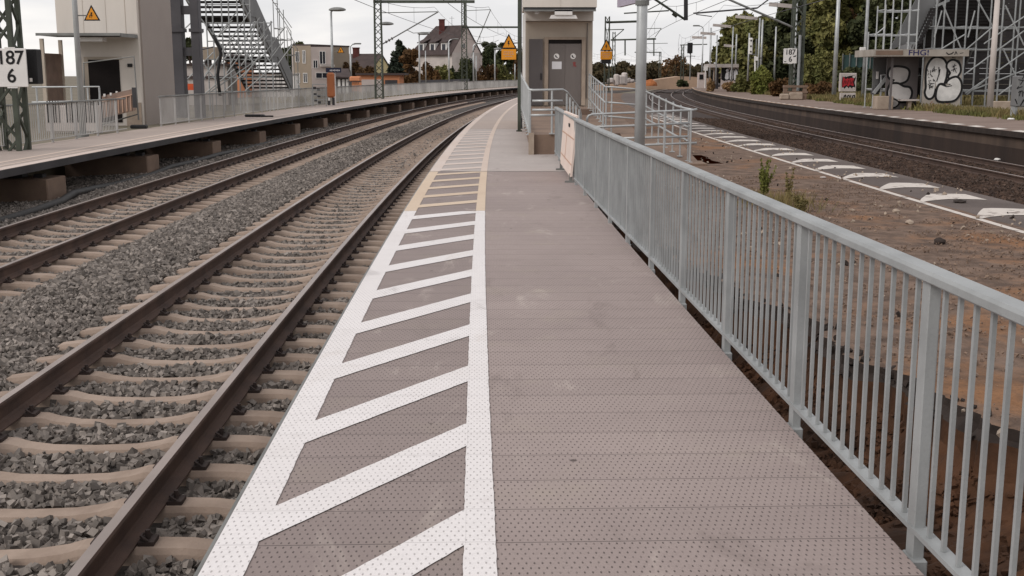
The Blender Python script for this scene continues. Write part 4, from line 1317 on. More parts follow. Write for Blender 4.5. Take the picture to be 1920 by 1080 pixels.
lamp('hooked lamp post farthest along the right platform', 1315.5, 53, 160, 128, 'cobra', GR, .08, -1)
lamp('strip light post standing left of the far graffiti shelter', 1330, 52, 160, 132, 'tube', GR, .12, (1299, 1326, 70, 71))
lamp('strip light post beside the roof of the far shelter', 1342, 66, 158, 126, 'tube', GR, .09, (1315, 1343, 62, 64))
lamp('strip light post in front of the far graffiti shelter', 1371, 50, 166, 122, 'tube', GR, .09, (1338, 1372, 47, 50))
lamp('short white strip light post behind the far shelter', 1379, 64, 130, 128, 'tube', GR, .10, (1360, 1379, 85, 87))
lamp('plain white pole right of the far shelter', 1402, 62, 152, 115, None, GR, .10, name='pole')
lamp('strip light post with long arm among the signals', 1420, 34, 168, 108, 'tube', GR, .10, (1380, 1421, 31, 35))
lamp('tall white pole right behind the pale signal', 1426, 37, 150, 112, None, GR, .12, name='pole')
lamp('white pole with a small box left of the twin leg mast', 1451, 50, 160, 104, None, GR, .09, name='pole')
lamp('strip light post hidden by the twin leg mast', 1487, 5, 176, 84, 'tube', GR, .08, (1442, 1484, 8, 12))
lamp('tall pale pole left of the red graffiti board', 1563.5, -40, 177, 80, None, GR, .16, name='pole')
t = lamp('grey green pole with a small white box right of the red graffiti board', 1617.5, -40, 186, 78, None, GR, .13, m=M_steel, name='pole')
c = W(1617.5, 94, 77.8); mb = MB(); mb.box(c, (.38, .2, .36), 0, 0, .02); b_ = mb.build('junction_box', M_white, t)
t = lamp('white footed pole in front of the right scaffolding', 1855, -40, 209, 52, None, GR, .15, m=M_dirtywhite, name='pole')

t = thing('signpost', W(1417, 172, 106), 'white post with small plates on the right platform edge', 'signpost')
mb = MB(); mb.tube(W(1416, 172, 106), W(1416, 105, 106), .09, 8); mb.build('pole', M_white, t)
c = W(1418, 110, 105.8); mb = MB(); mb.box(c, (.35, .08, .35)); mb.build('plate', M_white, t)
c = W(1420, 166, 105.8); mb = MB(); mb.box(c, (.5, .3, 1.0), 0, 0, .1); mb.build('foot_block', M_pinkw, t)
t = thing('cabinet', W(1318, 165, 124), 'pale concrete cabinet with a vending front left of the far shelter', 'cabinet')
a = W(1309, 165, 124); b = W(1327, 122, 124)
mb = MB(); mb.lohi((a.x, 124, a.z), (a.x+.85, 124.8, a.z+1.6)); mb.build('cabinet_body', M_pinkw, t)
mb = MB(); mb.lohi((a.x+.1, 123.95, a.z+.9), (a.x+.5, 123.99, a.z+1.4)); mb.build('front_panel', M_ink, t)
mb = MB(); c = W(1323, 128, 124); mb.box(c, (.42, .1, .5)); mb.tube((c.x, 124, a.z), c, .07, 6); mb.build('notice_plate', M_white, t)
# ------------------------------------------------------------------ left lift tower
t = thing('lift_tower', (-14.6, 44, LZ), 'tall beige lift tower with a flat canopy on the left platform', 'lift tower')
X0, X1, YF, YB = -16.05, -13.2, 42.0, 46.0
mb = MB(); mb.lohi((X0, YF, 3.15), (X1, YB, 12)); mb.lohi((X0+.75, YF+.02, LZ-.3), (X1-.001, YF+.5, 3.149)) 
mb.build('front_cladding', M_clad, t)
mb = MB(); mb.lohi((X1+.003, YF+.25, LZ-.3), (X1+.06, YB, 12)); mb.build('side_cladding', M_cladshade, t)  # side face carries its shade as a painted tone
mb = MB()
for x in (X0+.95, X0+1.75): mb.lohi((x, YF-.006, 3.16), (x+.012, YF-.001, 12))
mb.lohi((X1-.42, YF-.006, 3.16), (X1-.40, YF-.001, 12))
mb.build('panel_joints', M_clad2, t)
mb = MB(); mb.lohi((X0-.0, 40.2, 3.03), (X1-.05, YF-.01, 3.09)); mb.build('canopy', M_dark, t)
mb = MB(); mb.lohi((X0-.02, 40.14, 3.02), (X1-.02, 40.19, 3.11)); mb.lohi((X1-.045, 40.2, 2.99), (X1+.0, YF-.02, 3.11)); mb.build('canopy_edge', M_steel_dull, t)
mb = MB(); mb.lohi((-14.75, 40.5, 2.84), (-13.95, 40.9, 2.98)); mb.build('canopy_light', M_white, t)
a = W(165, 112, YF); b = W(227, 180, YF)
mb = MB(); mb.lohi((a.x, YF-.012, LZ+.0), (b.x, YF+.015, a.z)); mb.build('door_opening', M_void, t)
mb = MB(); mb.lohi((a.x-.14, YF-.03, LZ), (a.x-.003, YF+.015, a.z+.1)); mb.lohi((a.x, YF-.03, a.z+.005), (b.x+.1, YF+.01, a.z+.1)); mb.build('door_frame', M_clad2, t)
a = W(128, 108, YF); b = W(160, 180, YF); mb = MB(); mb.lohi((X0+.76, YF-.01, LZ), (b.x-.16, YF+.018, 2.35)); mb.build('side_door', M_grey, t)
c = W(243.5, 122.5, YF-.02); mb = MB(); mb.box(c, (.17, .03, .12)); mb.build('call_plate', M_black, t)
mb = MB()
for x, y in ((X0+.03, 40.3), (X0+.03, 41.95)): mb.lohi((x, y, LZ-.3), (x+.12, y+.1, 2.93))
mb.build('canopy_post', M_clad2, t)
mb = MB(); mb.lohi((X0+.07, 40.41, .5), (X0+.10, 41.94, 2.45)); mb.build('side_screen', M_wood, t)
mb = MB(); mb.lohi((X1-.55, YF-.05, LZ-.3), (X1-.02, YF-.001, .75)); mb.build('plinth', M_conc, t)

# things in front of it
t = thing('handrail', (-12.9, 36.5, LZ), 'pipe handrail with two rails between the left mast and the lift tower', 'handrail')
r0, r1 = W(60, 163.5, 36.5), W(186, 162.5, 36.5)
mb = MB(); mb.pipe([r0, r1, W(187, 190, 36.5)], .03, 8); mb.build('rail', M_pipe, t)
mb = MB(); mb.tube(W(60, 192, 36.5), W(186, 189, 36.5), .028, 8); mb.build('rail', M_pipe, t)
for px in (68, 133, 164, 186): mb = MB(); q = W(px, 164, 36.5); mb.tube(q, (q.x, q.y, LZ-.2), .03, 8); mb.build('post', M_pipe, t)
t = thing('barrier', (-12.7, 35.9, LZ), 'white slotted barrier box behind the left bar railing', 'barrier')
a, b = W(83, 198, 36.0), W(188, 262, 36.0)
mb = MB(); mb.lohi((a.x, 36.0, LZ-.05), (b.x, 36.25, a.z), 0, .02); mb.build('box', M_dirtywhite, t)
mb = MB()
for k in range(20):
    if k % 7 in (5, 6): continue
    x = a.x + .08 + k * .083
    mb.lohi((x, 35.985, .28), (x+.035, 35.999, .93))
mb.build('slots', M_void, t)
t = thing('mobile_fence', (-12.2, 37.5, LZ), 'open steel frame of a mobile site fence in front of the left lift door', 'site fence')
a, b, c, d = W(157, 118, 37.6), W(251, 106, 37.0), W(260, 225, 37.0), W(160, 235, 37.6)
mb = MB(); mb.pipe([d, a, b, c], .025, 8); mb.tube(W(187, 235, 37.4), W(259, 214, 37.0), .022, 6); mb.build('frame', M_steel_dull, t)
mb = MB(); mb.box((c.x, 37.0, LZ+.06), (.5, .25, .12), 0, 0, .03); mb.build('foot', M_black, t)
t = thing('board_barrier', (-12.4, 36.8, LZ), 'tilted brown timber barrier leaning before the left lift door', 'barrier')
pts = [W(191, 180, 36.9), W(252, 166, 36.7), W(254, 207, 36.7), W(193, 222, 36.9)]
mb = MB(); mb.prism(pts, (0, .05, 0)); mb.build('board', M_wood, t)
mb = MB()
for px, y0, y1 in ((196, 176, 181), (208, 174, 179), (219, 171, 177)):
    mb.tube(W(px, y1, 36.85), W(px, y0, 36.85), .035, 8)
mb.build('peg', M_white, t)
mb = MB()
for k in range(1, 8):
    u = k/8
    q = Vector(pts[0]).lerp(pts[1], u); q2 = Vector(pts[3]).lerp(pts[2], u)
    mb.beam(q.lerp(q2, .25) - Vector((0,.02,0)), q.lerp(q2, .95) - Vector((0,.02,0)), .03, .02)
mb.beam(Vector(pts[0]).lerp(pts[3], .25) - Vector((0,.025,0)), Vector(pts[1]).lerp(pts[2], .25) - Vector((0,.025,0)), .03, .03)
mb.build('boards', M_tan, t)
mb = MB(); mb.box(W(252, 183, 36.6), (.12, .05, .62)); mb.build('end_plate', M_dark, t)

# bridge pylon: two steel columns with cross beams
t = thing('bridge_pylon', W(346, 190, 50), 'dark grey steel pylon of two columns joined by cross beams beside the left lift tower', 'bridge pylon')
ca, cb = W(335, 88, 50), W(369.5, 88, 50)
for c, hw in ((ca, .235), (cb, .175)):
    mb = MB(); mb.lohi((c.x-hw, 49.75, LZ-.3), (c.x+hw, 50.25, 11), 0, .02); mb.build('column', M_girder, t)
    mb = MB(); z = W(0, 57, 50).z; mb.lohi((c.x-hw-.06, 49.69, z-.07), (c.x+hw+.06, 50.31, z+.07)); mb.build('collar', M_girder, t)
for py in (19, 97):
    z = W(0, py, 50).z; mb = MB(); mb.lohi((ca.x+.237, 49.85, z-.17), (cb.x-.177, 50.15, z+.17)); mb.build('cross_beam', M_girder, t)
mb = MB(); mb.tube(W(378, 93, 49.5), W(400, 88, 49.5), .03, 6); mb.build('stub', M_girder, t)
mb = MB(); mb.pipe([W(399, 66, 54), W(405, 76, 54), W(411, 88, 54), W(414, 100, 54), W(411, 118, 54), W(408, 140, 54), W(410, 160, 54), W(413, 180, 54)], .075, 8)
tag(mb.build('drain_hose', M_black, smooth=True), 'black drainage hose hanging down among the scaffold tubes', 'hose')

def stairs(label, xl, xr, Y0, Y1, z0, z1, n_, wall, tread_m, flights=3, left_panel=True, right_panel=True, solid=False, grp=None, thick=.05):
    """footbridge staircase descending from (Y0,z0) to (Y1,z1) along +Y with open risers and side panels"""
    t = thing('footbridge_stairs', ((xl+xr)/2, Y1, z1), label, 'stairs', grp)
    mb = MB()
    land = 1.3
    run = (Y1 - Y0 - land*(flights-1)) / flights
    dz = (z0 - z1) / flights
    y = Y0; z = z0
    paths = [(Y0, z0)]
    for f in range(flights):
        for k in range(n_):
            yy = y + run*(k+.5)/n_; zz = z - dz*(k+1)/n_
            mb.lohi((xl, yy - run/n_*.52, zz-thick), (xr, yy + run/n_*.52, zz))
            if solid: mb.lohi((xl, yy - run/n_*.50, zz+.001), (xr, yy - run/n_*.44, zz+dz/n_-.052))
        y += run; z -= dz
        paths.append((y, z))
        if f < flights - 1:
            mb.lohi((xl, y+.02, z-.26), (xr, y+land-.02, z-.01)); y += land
            paths.append((y, z))
    mb.build('treads', tread_m, t)
    for x in (xl-.05, xr+.05):
        st = MB()
        for a, b in zip(paths[:-1], paths[1:]):
            st.beam((x, a[0]-.02, a[1]-.14), (x, b[0]+.02, b[1]-.14), .09, .34)
        st.build('stringer', wall, t)
    for x, on in ((xl-.11, left_panel), (xr+.11, right_panel)):
        if not on: continue
        pn = MB()
        for a, b in zip(paths[:-1], paths[1:]):
            q = [(x-.02, a[0], a[1]), (x-.02, b[0], b[1]), (x-.02, b[0], b[1]+1.08), (x-.02, a[0], a[1]+1.08)]
            pn.prism(q, (.04, 0, 0))
        pn.build('balustrade_panel', wall, t)
    for x in (xl-.09, xr+.09):
        hr = MB()
        for a, b in zip(paths[:-1], paths[1:]): hr.tube((x, a[0], a[1]+1.12), (x, b[0], b[1]+1.12), .03, 6)
        hr.build('handrail', M_steel, t)
    return t
xl = W(468, 163, 76).x; xr = W(545, 163, 76).x
stairs('footbridge staircase with pale sky showing through its open risers on the left platform', xl, xr, 60.0, 76, 6.9, .75, 9, M_panel, M_slat, left_panel=False, thick=.10)

def scaffold(label, xs, ys, zs, z0, skip=lambda i, j, k: False, diag=(), m=M_steel, top=None, r=.028):
    t = thing('scaffolding', (xs[0], ys[0], z0), label, 'scaffolding')
    for i, x in enumerate(xs):
        for j, y in enumerate(ys):
            mb = MB(); zt = top(x, y) if top else zs[-1] + .6
            mb.tube((x, y, z0), (x, y, zt), r, 6)
            mb.box((x, y, z0+.02), (.16, .16, .04))
            mb.build('standard', m, t)
    for k, z in enumerate(zs):
        for j, y in enumerate(ys):
            for i in range(len(xs)-1):
                if min(top(xs[i], y), top(xs[i+1], y)) >= z if top else True: lg = MB(); lg.tube((xs[i], y+.04, z), (xs[i+1], y+.04, z), r*.85, 6); lg.build('ledger', m, t)
        for i, x in enumerate(xs):
            for j in range(len(ys)-1):
                if min(top(x, ys[j]), top(x, ys[j+1])) >= z if top else True: lg = MB(); lg.tube((x+.04, ys[j], z+.06), (x+.04, ys[j+1], z+.06), r*.85, 6); lg.build('ledger', m, t)
    if diag:
        for a, b in diag: dg = MB(); dg.tube(a, b, r*.9, 6); dg.build('brace', m, t)
    return t
# scaffold standing in front of / around the left stairs
xs = [W(p, 150, 60).x for p in (392, 404, 421, 434, 450, 462, 474, 487, 499, 512)]
top = lambda x, y: 6.8 if x < W(480, 150, 60).x else 4.4
_sr = random.Random(17)
diag = []
for _k in range(26):
    _x = _sr.uniform(378, 520); _y = _sr.uniform(max(10, (_x-470)*2.2+20), 150); _l = _sr.uniform(22, 60); _sg = _sr.choice((1, 1, -1)); _Y = _sr.uniform(59.2, 61.5)
    diag.append((W(_x, _y, _Y), W(_x + _sg*_l*.75, _y - _l if _y - _l > -20 else _y + _l*.6, _Y)))
diag += [(W(380, 150, 59.8), W(470, 20, 59.8)), (W(400, 75, 59.8), W(432, 48, 59.8)), (W(412, 62, 59.8), W(436, 38, 59.8)), (W(395, 172, 59.8), W(500, 100, 59.8)), (W(420, 172, 59.8), W(480, 118, 59.8)), (W(460, 170, 59.8), W(520, 118, 59.8)), (W(432, 120, 59.6), W(478, 40, 59.6)), (W(460, 118, 59.5), W(480, 40, 59.5)), (W(385, 175, 59.7), W(440, 130, 59.7)), (W(350, 150, 59.8), W(400, 98, 59.8)), (W(345, 55, 59.8), W(372, 30, 59.8))]
scaffold('tube scaffolding with crossing braces built before the left staircase', xs, [60], [.9, 1.6, 2.5, 3.4, 4.3, 5.2], LZ-.3, diag=diag, m=M_steel, top=top, r=.036)
xs = [W(p, 150, 78).x for p in (517, 528, 541, 552)]
zt = lambda x, y: float(np.interp(x, [xs[0], xs[1], xs[2], xs[3]], [7.0, 6.0, 4.6, 3.5]))
dg = [(W(510, 0, 78), W(547, 52, 78)), (W(517, 15, 78), W(546, 60, 78)), (W(537, 50, 78), W(556, 90, 78))]
scaffold('stepped scaffolding rising along the right side of the left staircase', xs, [78, 79.4], [1.7, 3.0, 4.0, 4.7, 6.3], LZ-.3, diag=dg, m=M_steel_dull, top=zt)

# equipment on the left platform behind the long railing
t = thing('cabinet', W(620, 198, 66), 'tall orange cabinet on a dark post by the left railing', 'cabinet')
a, b = W(613, 136, 66.5), W(628, 183, 66.5)
mb = MB(); mb.lohi((a.x, 66.3, b.z), (b.x, 66.7, a.z), 0, .09); mb.build('housing', M_orange2, t)
for px in (617, 625.5): q = W(px, 196, 66.5); mb = MB(); mb.lohi((q.x-.06, 66.4, LZ), (q.x+.06, 66.6, b.z)); mb.build('leg', M_dark, t)
q = W(617, 186, 66.2); mb = MB(); mb.box(q, (.12, .05, .16)); mb.build('lock_plate', M_white, t)
t = thing('station_sign', W(625, 160, 67), 'dark blue station name board on a white post by the orange cabinet', 'sign')
a, b = W(611, 127, 67.2), W(640, 136, 67.2)
mb = MB(); mb.lohi((a.x, 67.15, b.z), (b.x, 67.25, a.z)); mb.build('name_board', M_navy, t)
mb = MB(); c = W(628, 132, 67.1)
for k in range(7): mb.box((c.x-.27+.085*k, 67.145, c.z), (.055, .006, .07 + .02*(k % 2)))
mb.build('lettering', M_paper, t)
q = W(628.5, 195, 67.3); mb = MB(); mb.tube((q.x, 67.3, LZ), (q.x, 67.3, a.z-.05), .06, 8); mb.build('pole', M_white, t)
t = thing('rack', W(598, 198, 64), 'small galvanised rack with shelves in front of the left railing', 'rack')
a, b = W(586, 158, 64), W(612, 200, 64)
mb = MB()
for x in (a.x, b.x): mb.tube((x, 64, LZ), (x, 64, a.z), .025, 6)
for f in (1, .74, .5, .3): z = LZ + (a.z-LZ)*f; mb.tube((a.x, 64, z), (b.x, 64, z), .022, 6)
mb.tube((a.x-.9, 64.2, LZ+1.4), (a.x-.2, 63.7, LZ), .02, 6)
mb.build('frame', M_steel, t)
mb = MB()
for px, py in ((590, 165), (597, 168), (591, 177), (598, 180), (592, 188), (599, 192)): mb.box(W(px, py, 64.05), (.16, .05, .13))
mb.build('trays', M_dark, t)
c = W(639, 95, 82); warn_sign('warning_sign', c, .44, 'small orange warning triangle beside the oval lamp post', board=False, arm=(W(628, 95, 84).x, 84, c.z))
t = thing('strap_pile', W(478, 215, 47.6), 'dark low clutter of straps lying at the foot of the left railing', 'clutter')
mb = MB(); q = W(478, 215, 47.6); mb.box((q.x, 47.6, LZ+.05), (.8, .3, .1), 0, 0, .04); mb.box((q.x+.5, 47.5, LZ+.03), (.5, .25, .06), .4, 0, .02); mb.build('straps', M_black, t)
t = thing('cabinet', W(664, 160, 112), 'orange box on a stand in front of the orange garage', 'cabinet')
a, b = W(655, 143, 112), W(676, 153, 112)
mb = MB(); mb.lohi((a.x, 112, b.z), (b.x, 112.6, a.z), 0, .1); mb.lohi((a.x+.2, 112.1, b.z-.9), (b.x-.2, 112.5, b.z-.01)); mb.build('housing', M_terra, t)
mb = MB(); mb.lohi((a.x-.2, 111.9, b.z-.06), (b.x+.1, 111.99, b.z+.02)); mb.build('band', M_dark, t)

# ------------------------------------------------------------------ buildings on the left
def window(mb_f, mb_g, M_, x, y, w, h, t=.06):
    """frame + pane drawn on a wall matrix (x right, y up, z out)"""
    for a, b, c_, d in ((x-w/2-t, y-h/2-t, w+2*t, t), (x-w/2-t, y+h/2, w+2*t, t), (x-w/2-t, y-h/2, t, h), (x+w/2, y-h/2, t, h), (x-t/2, y-h/2, t, h)):
        q = [M_ @ Vector(p) for p in ((a, b, 0), (a+c_, b, 0), (a+c_, b+d, 0), (a, b+d, 0))]
        mb_f.prism(q, (M_.to_3x3() @ Vector((0, 0, 1))) * .05)
    q = [M_ @ Vector(p) for p in ((x-w/2, y-h/2, .012), (x+w/2, y-h/2, .012), (x+w/2, y+h/2, .012), (x-w/2, y+h/2, .012))]
    mb_g.add(q, [(0, 1, 2, 3)])

def add_windows(par, M_, lst, fm=M_white):
    for (x, y, w, h) in lst:
        f, g = MB(), MB(); window(f, g, M_, x, y, w, h)
        fo = f.build('window', fm, par); g.build('pane', M_glass, fo)

# flat roofed terraced block
Yb = 150
t = thing('apartment_block', W(580, 160, Yb), 'flat roofed beige and pink rendered block right of the left staircase', 'building')
c0 = W(588, 150, Yb); zt = W(588, 86, Yb).z
ang = R(58)
x1d = Vector((math.cos(R(-24)), math.sin(R(-24)), 0)); x2d = Vector((math.cos(R(28)), math.sin(R(28)), 0))
base = Vector((c0.x, Yb - 1.5, -.2))
def wallbox(mb, p, d, L, dep, h, mi=0):
    n_ = Vector((-d.y, d.x, 0)) * dep
    mb.prism([p, p + d*L, p + d*L + n_, p + n_], (0, 0, h), mi)
mb = MB(); wallbox(mb, base - x1d*2.7, x1d, 2.7, 9, zt+.2); mb.build('wall', M_beige, t)
mb = MB(); wallbox(mb, base + x2d*.02, x2d, 2.9, 8, zt+.05); mb.build('wall', M_pinkw, t)
mb = MB(); wallbox(mb, base - x1d*2.85 + Vector((0, 0, zt+.2)), x1d, 2.9, 9.1, .18); wallbox(mb, base + x2d*.0 + Vector((0, 0, zt+.06)), x2d, 3.0, 8.1, .14); mb.build('roof_edge', M_roof, t)
Ma = face_mat(base - x1d*14 + Vector((x1d.y*.02, -x1d.x*.02, 0)), x1d); Mb_ = face_mat(base + Vector((x2d.y*.02, -x2d.x*.02, 0)), x2d)
add_windows(t, Ma, [(13.0, 4.2, .35, 1.5), (12.0, 4.2, .5, 1.2), (13.1, 1.6, .5, 1.1), (12.0, 1.6, .5, 1.1)])
add_windows(t, Mb_, [(.55, 3.3, .5, .9), (1.5, 4.1, .7, 1.5), (1.4, 1.9, 1.6, .6), (2.3, 1.0, .5, 1.0)])
mb = MB(); M2 = Mb_
mb.prism([Mb_ @ Vector(p) for p in ((1.1, 3.0, .1), (2.9, 3.0, .1), (2.9, 3.25, .1), (1.1, 3.25, .1))], (Mb_.to_3x3() @ Vector((0, 0, .5)))); mb.build('balcony_slab', M_dirtywhite, t)

def gable_house(name, label, p, d, L, dep, eave, ridge, wall_m, roof_m, front_w=(), gable_w=(), over=.4, hip=0.0, chim=None, dormers=0, gable_wall=None):
    """p: near corner at ground; d: direction of the long front (towards its far end); depth goes to the left of d"""
    t = thing(name, p, label, 'house')
    d = Vector(d).normalized(); n_ = Vector((d.y, -d.x, 0))      # n_: away from the viewer side (depth)
    A, B = Vector(p), Vector(p) + d*L
    A2, B2 = A + n_*dep, B + n_*dep
    up = lambda q, z: Vector((q.x, q.y, z))
    mb = MB()
    mb.prism([A, B, B2, A2], (0, 0, eave - p[2]))
    mb.build('wall', wall_m, t)
    Rm, Rn = A + n_*dep/2, B + n_*dep/2 - d*hip
    mb = MB(); mb.prism([up(A, eave+.003), up(A2, eave+.003), up(Rm, ridge-.05)], d*.25); mb.build('gable_wall', gable_wall or wall_m, t)
    mb = MB()
    o = over; k = (ridge-eave)/(dep/2)
    e0 = A - n_*o - d*.15; e1 = B - n_*o + d*o
    f0 = A2 + n_*o - d*.15; f1 = B2 + n_*o + d*o
    r0 = Rm - d*.15; r1 = Rn + d*(o if not hip else 0)
    ze = eave - k*o
    for q in ([up(e0, ze), up(e1, ze), up(r1, ridge), up(r0, ridge)], [up(f0, ze), up(r0, ridge), up(r1, ridge), up(f1, ze)], [up(e1, ze), up(f1, ze), up(r1, ridge)]):
        mb.prism(q, (0, 0, .16))
    rf = mb.build('roof', roof_m, t)
    if chim:
        u, hgt, off = chim
        c = Rm + d*u - n_*off
        mb = MB(); mb.box((c.x, c.y, ridge - 1 + hgt/2), (.9, .9, hgt+2)); mb.box((c.x, c.y, ridge + hgt), (1.05, 1.05, .14)); mb.build('chimney', M_brick, rf)
    Mf = face_mat(A - n_*.02, d) if (Vector((0, 0, 1)).cross(d)).dot(n_) > 0 else face_mat(A - n_*.02, d)
    for k_ in range(dormers):
        u = L*(.22 + .56*k_/max(1, dormers-1))
        cc = A + d*u + n_*(dep*.03)
        mb = MB(); w = 1.15
        mb.prism([up(cc - d*w/2, eave+.1), up(cc + d*w/2, eave+.1), up(cc + d*w/2, eave+1.5), up(cc - d*w/2, eave+1.5)], n_*1.6)
        dm = mb.build('dormer', M_white, t)
        mb = MB(); mb.prism([up(cc - d*.36 - n_*.03, eave+.35), up(cc + d*.36 - n_*.03, eave+.35), up(cc + d*.36 - n_*.03, eave+1.3), up(cc - d*.36 - n_*.03, eave+1.3)], n_*.02); mb.build('pane', M_glass, dm)
        mb = MB(); mb.prism([up(cc - d*w*.62 - n_*.2, eave+1.5), up(cc + d*w*.62 - n_*.2, eave+1.5), up(cc + d*w*.62 + n_*1.7, eave+2.2), up(cc - d*w*.62 + n_*1.7, eave+2.2)], (0, 0, .12)); mb.build('dormer_roof', roof_m, dm)
    return t, A, d, n_

# white house with dormers: near corner at px 848; long front runs to the left/back, gable to the right/back
Yh = 186
near = W(848, 150, Yh); near.z = -.3
dfront = Vector((-math.cos(R(38)), math.sin(R(38)), 0))
ev = W(848, 98, Yh).z; rg = W(868, 49, Yh+3).z
th_, A, d, n_ = gable_house('white_house', 'white house with dark roof, dormers and a tall brown chimney behind the trees', near, dfront, 8.6, 7.0, ev, rg, M_dirtywhite, M_roof, dormers=3, hip=2.2, chim=(4.6, 1.1, .6), gable_wall=M_pinkw)
wg = face_mat(A + n_*0 - Vector((-d.x, -d.y, 0))*-.02 - d*.03, n_)
mb = MB(); q = A - d*.02
add_windows(th_, face_mat(A - d*.03, n_), [(2.6, 6.6, .9, .5), (4.6, 4.4, .5, .7), (5.6, 1.8, .9, 1.0)])
mb = MB(); c = A + n_*6.2; mb.prism([Vector((c.x, c.y, -.3)) - d*.0, Vector((c.x, c.y, -.3)) + n_*1.2, Vector((c.x, c.y, -.3)) + n_*1.2 + d*3, Vector((c.x, c.y, -.3)) + d*3], (0, 0, 5.2)); mb.build('side_extension', M_pinkw, th_)
q = A + n_*3.5 + d*3.0
mb = MB(); mb.tube((q.x, q.y, rg), (q.x, q.y, rg+1.6), .03, 5); mb.tube((q.x-.4, q.y, rg+1.3), (q.x+.4, q.y, rg+1.3), .02, 5); mb.build('aerial', M_dark, th_)

Yy = 172
near = W(686, 150, Yy); near.z = -.3
gable_house('yellow_house', 'small pale yellow house with dark roof behind the lattice mast', W(699, 150, Yy) + Vector((0, 0, -1.2)), (-math.cos(R(25)), math.sin(R(25)), 0), 5.2, 5.0, W(0, 130, Yy).z, W(0, 102, Yy).z, M_yellow, M_roof, chim=(4.2, 1.0, 0.2))
t = thing('garage', W(705, 160, 124), 'low orange rendered garage with flat roof and pale doors', 'garage')
a, b = W(672, 141, 124), W(749, 163, 124)
mb = MB(); mb.lohi((a.x, 124, -.2), (b.x, 129, a.z)); mb.build('wall', M_terra, t)
mb = MB(); mb.lohi((a.x-.3, 123.7, a.z+.003), (b.x+.5, 129.3, a.z+.22)); mb.build('roof', M_roof, t)
mb = MB(); c, d = W(678, 149, 124), W(719, 163, 124); mb.lohi((c.x, 123.94, -.2), (d.x, 123.99, c.z)); mb.build('garage_door', M_pinkw, t)
mb = MB(); c, d = W(722, 150, 124), W(745, 163, 124); mb.lohi((c.x, 123.9, -.2), (d.x, 123.99, c.z)); mb.build('side_panel', M_dark, t)
t = thing('bungalow', W(645, 160, 118), 'low dark roofed shed with white posts left of the orange garage', 'shed')
a, b = W(629, 145, 118), W(653, 163, 118)
mb = MB(); mb.lohi((a.x, 118, -.2), (b.x, 122, a.z)); mb.build('wall', M_grey, t)
mb = MB(); mb.prism([(a.x-.3, 117.4, a.z), (b.x+.4, 117.4, a.z-.1), (b.x-.2, 120, a.z+.75), (a.x-.3, 120, a.z+.75)], (0, 0, .12)); mb.build('roof', M_roof, t)
mb = MB()
for px in (636, 644, 651): q = W(px, 150, 118); mb.lohi((q.x-.12, 117.9, -.2), (q.x+.12, 117.98, a.z-.2))
mb.build('posts', M_white, t)
t = thing('garden_fence', W(790, 158, 135), 'long grey garden fence running behind the left platform below the trees', 'fence')
mb = MB(); a, b = W(753, 148, 135), W(880, 148, 150)
mb.prism([(a.x, a.y, -.3), (b.x, b.y, -.3), (b.x, b.y, b.z), (a.x, a.y, a.z-.2)], (0, .15, 0)); mb.build('boards', M_girder, t)
t = thing('arched_canopy', W(840, 156, 145), 'pale low arched roof showing above the far left railing', 'canopy')
mb = MB()
pts = [W(px, py, 146) for px, py in ((806, 158), (815, 155), (830, 153), (850, 152), (870, 153), (880, 155), (880, 160), (806, 160))]
mb.prism(pts, (0, 3, 0)); mb.build('arched_roof', M_dirtywhite, t)
# half hidden houses behind scaffold
t = thing('tan_house', W(440, 170, 96), 'tan gabled house half hidden behind the left scaffolding', 'house')
a = W(424, 160, 96); b = W(452, 160, 96); rz_ = W(438, 106, 96).z; ez = W(0, 124, 96).z
mb = MB(); mb.prism([(a.x, 96, -.2), (b.x, 96, -.2), (b.x, 96, ez), ((a.x+b.x)/2, 96, rz_), (a.x, 96, ez)], (0, 5, 0)); mb.build('wall', M_terra, t)
mb = MB(); mx_ = (a.x+b.x)/2
mb.prism([(a.x-.2, 95.7, ez-.15), (mx_, 95.7, rz_+.03), (mx_, 95.7, rz_+.18), (a.x-.2, 95.7, ez)], (0, 5.4, 0)); mb.prism([(b.x+.2, 95.7, ez-.15), (b.x+.2, 95.7, ez), (mx_+.001, 95.7, rz_+.18), (mx_+.001, 95.7, rz_+.03)], (0, 5.4, 0)); mb.build('roof', M_roof, t)
t = thing('site_container', W(402, 120, 90), 'tan site container raised on trestles behind the bridge pylon', 'container')
a, b = W(380, 88, 90), W(405, 112, 90)
mb = MB(); mb.lohi((a.x, 90, b.z), (b.x, 92, a.z)); mb.build('body', M_beige, t)
mb = MB()
for x in (a.x+.1, b.x-.1): mb.lohi((x-.06, 90.1, -.2), (x+.06, 91.9, b.z-.002))
mb.build('trestle', M_dark, t)
t = thing('orange_sheet', W(361, 165, 58), 'orange safety sheet glowing between the pylon columns', 'sheet')
a, b = W(351, 157, 58), W(370, 169, 58); mb = MB(); mb.lohi((a.x, 58, b.z), (b.x, 58.03, a.z)); mb.build('sheet', mat('orange_safety_sheet', S(214, 92, 52), .7), t)
mb = MB()
for x in (a.x, b.x): mb.tube((x, 58.05, LZ-.3), (x, 58.05, a.z+.1), .025, 6)
mb.build('post', M_steel, t)
t = thing('site_hut', W(360, 150, 72), 'white site hut seen between and beside the pylon columns', 'hut')
a, b = W(350, 123, 72), W(428, 180, 72); mb = MB(); mb.lohi((a.x, 72, -.2), (b.x, 74.5, a.z)); mb.build('wall', M_dirtywhite, t)
mb = MB(); mb.lohi((a.x-.2, 71.8, a.z+.002), (b.x+.2, 74.7, a.z+.12)); mb.lohi((a.x-.1, 71.9, W(0,146,72).z-.05), (b.x+.1, 71.99, W(0,144,72).z+.05)); mb.build('roof', M_roof, t)

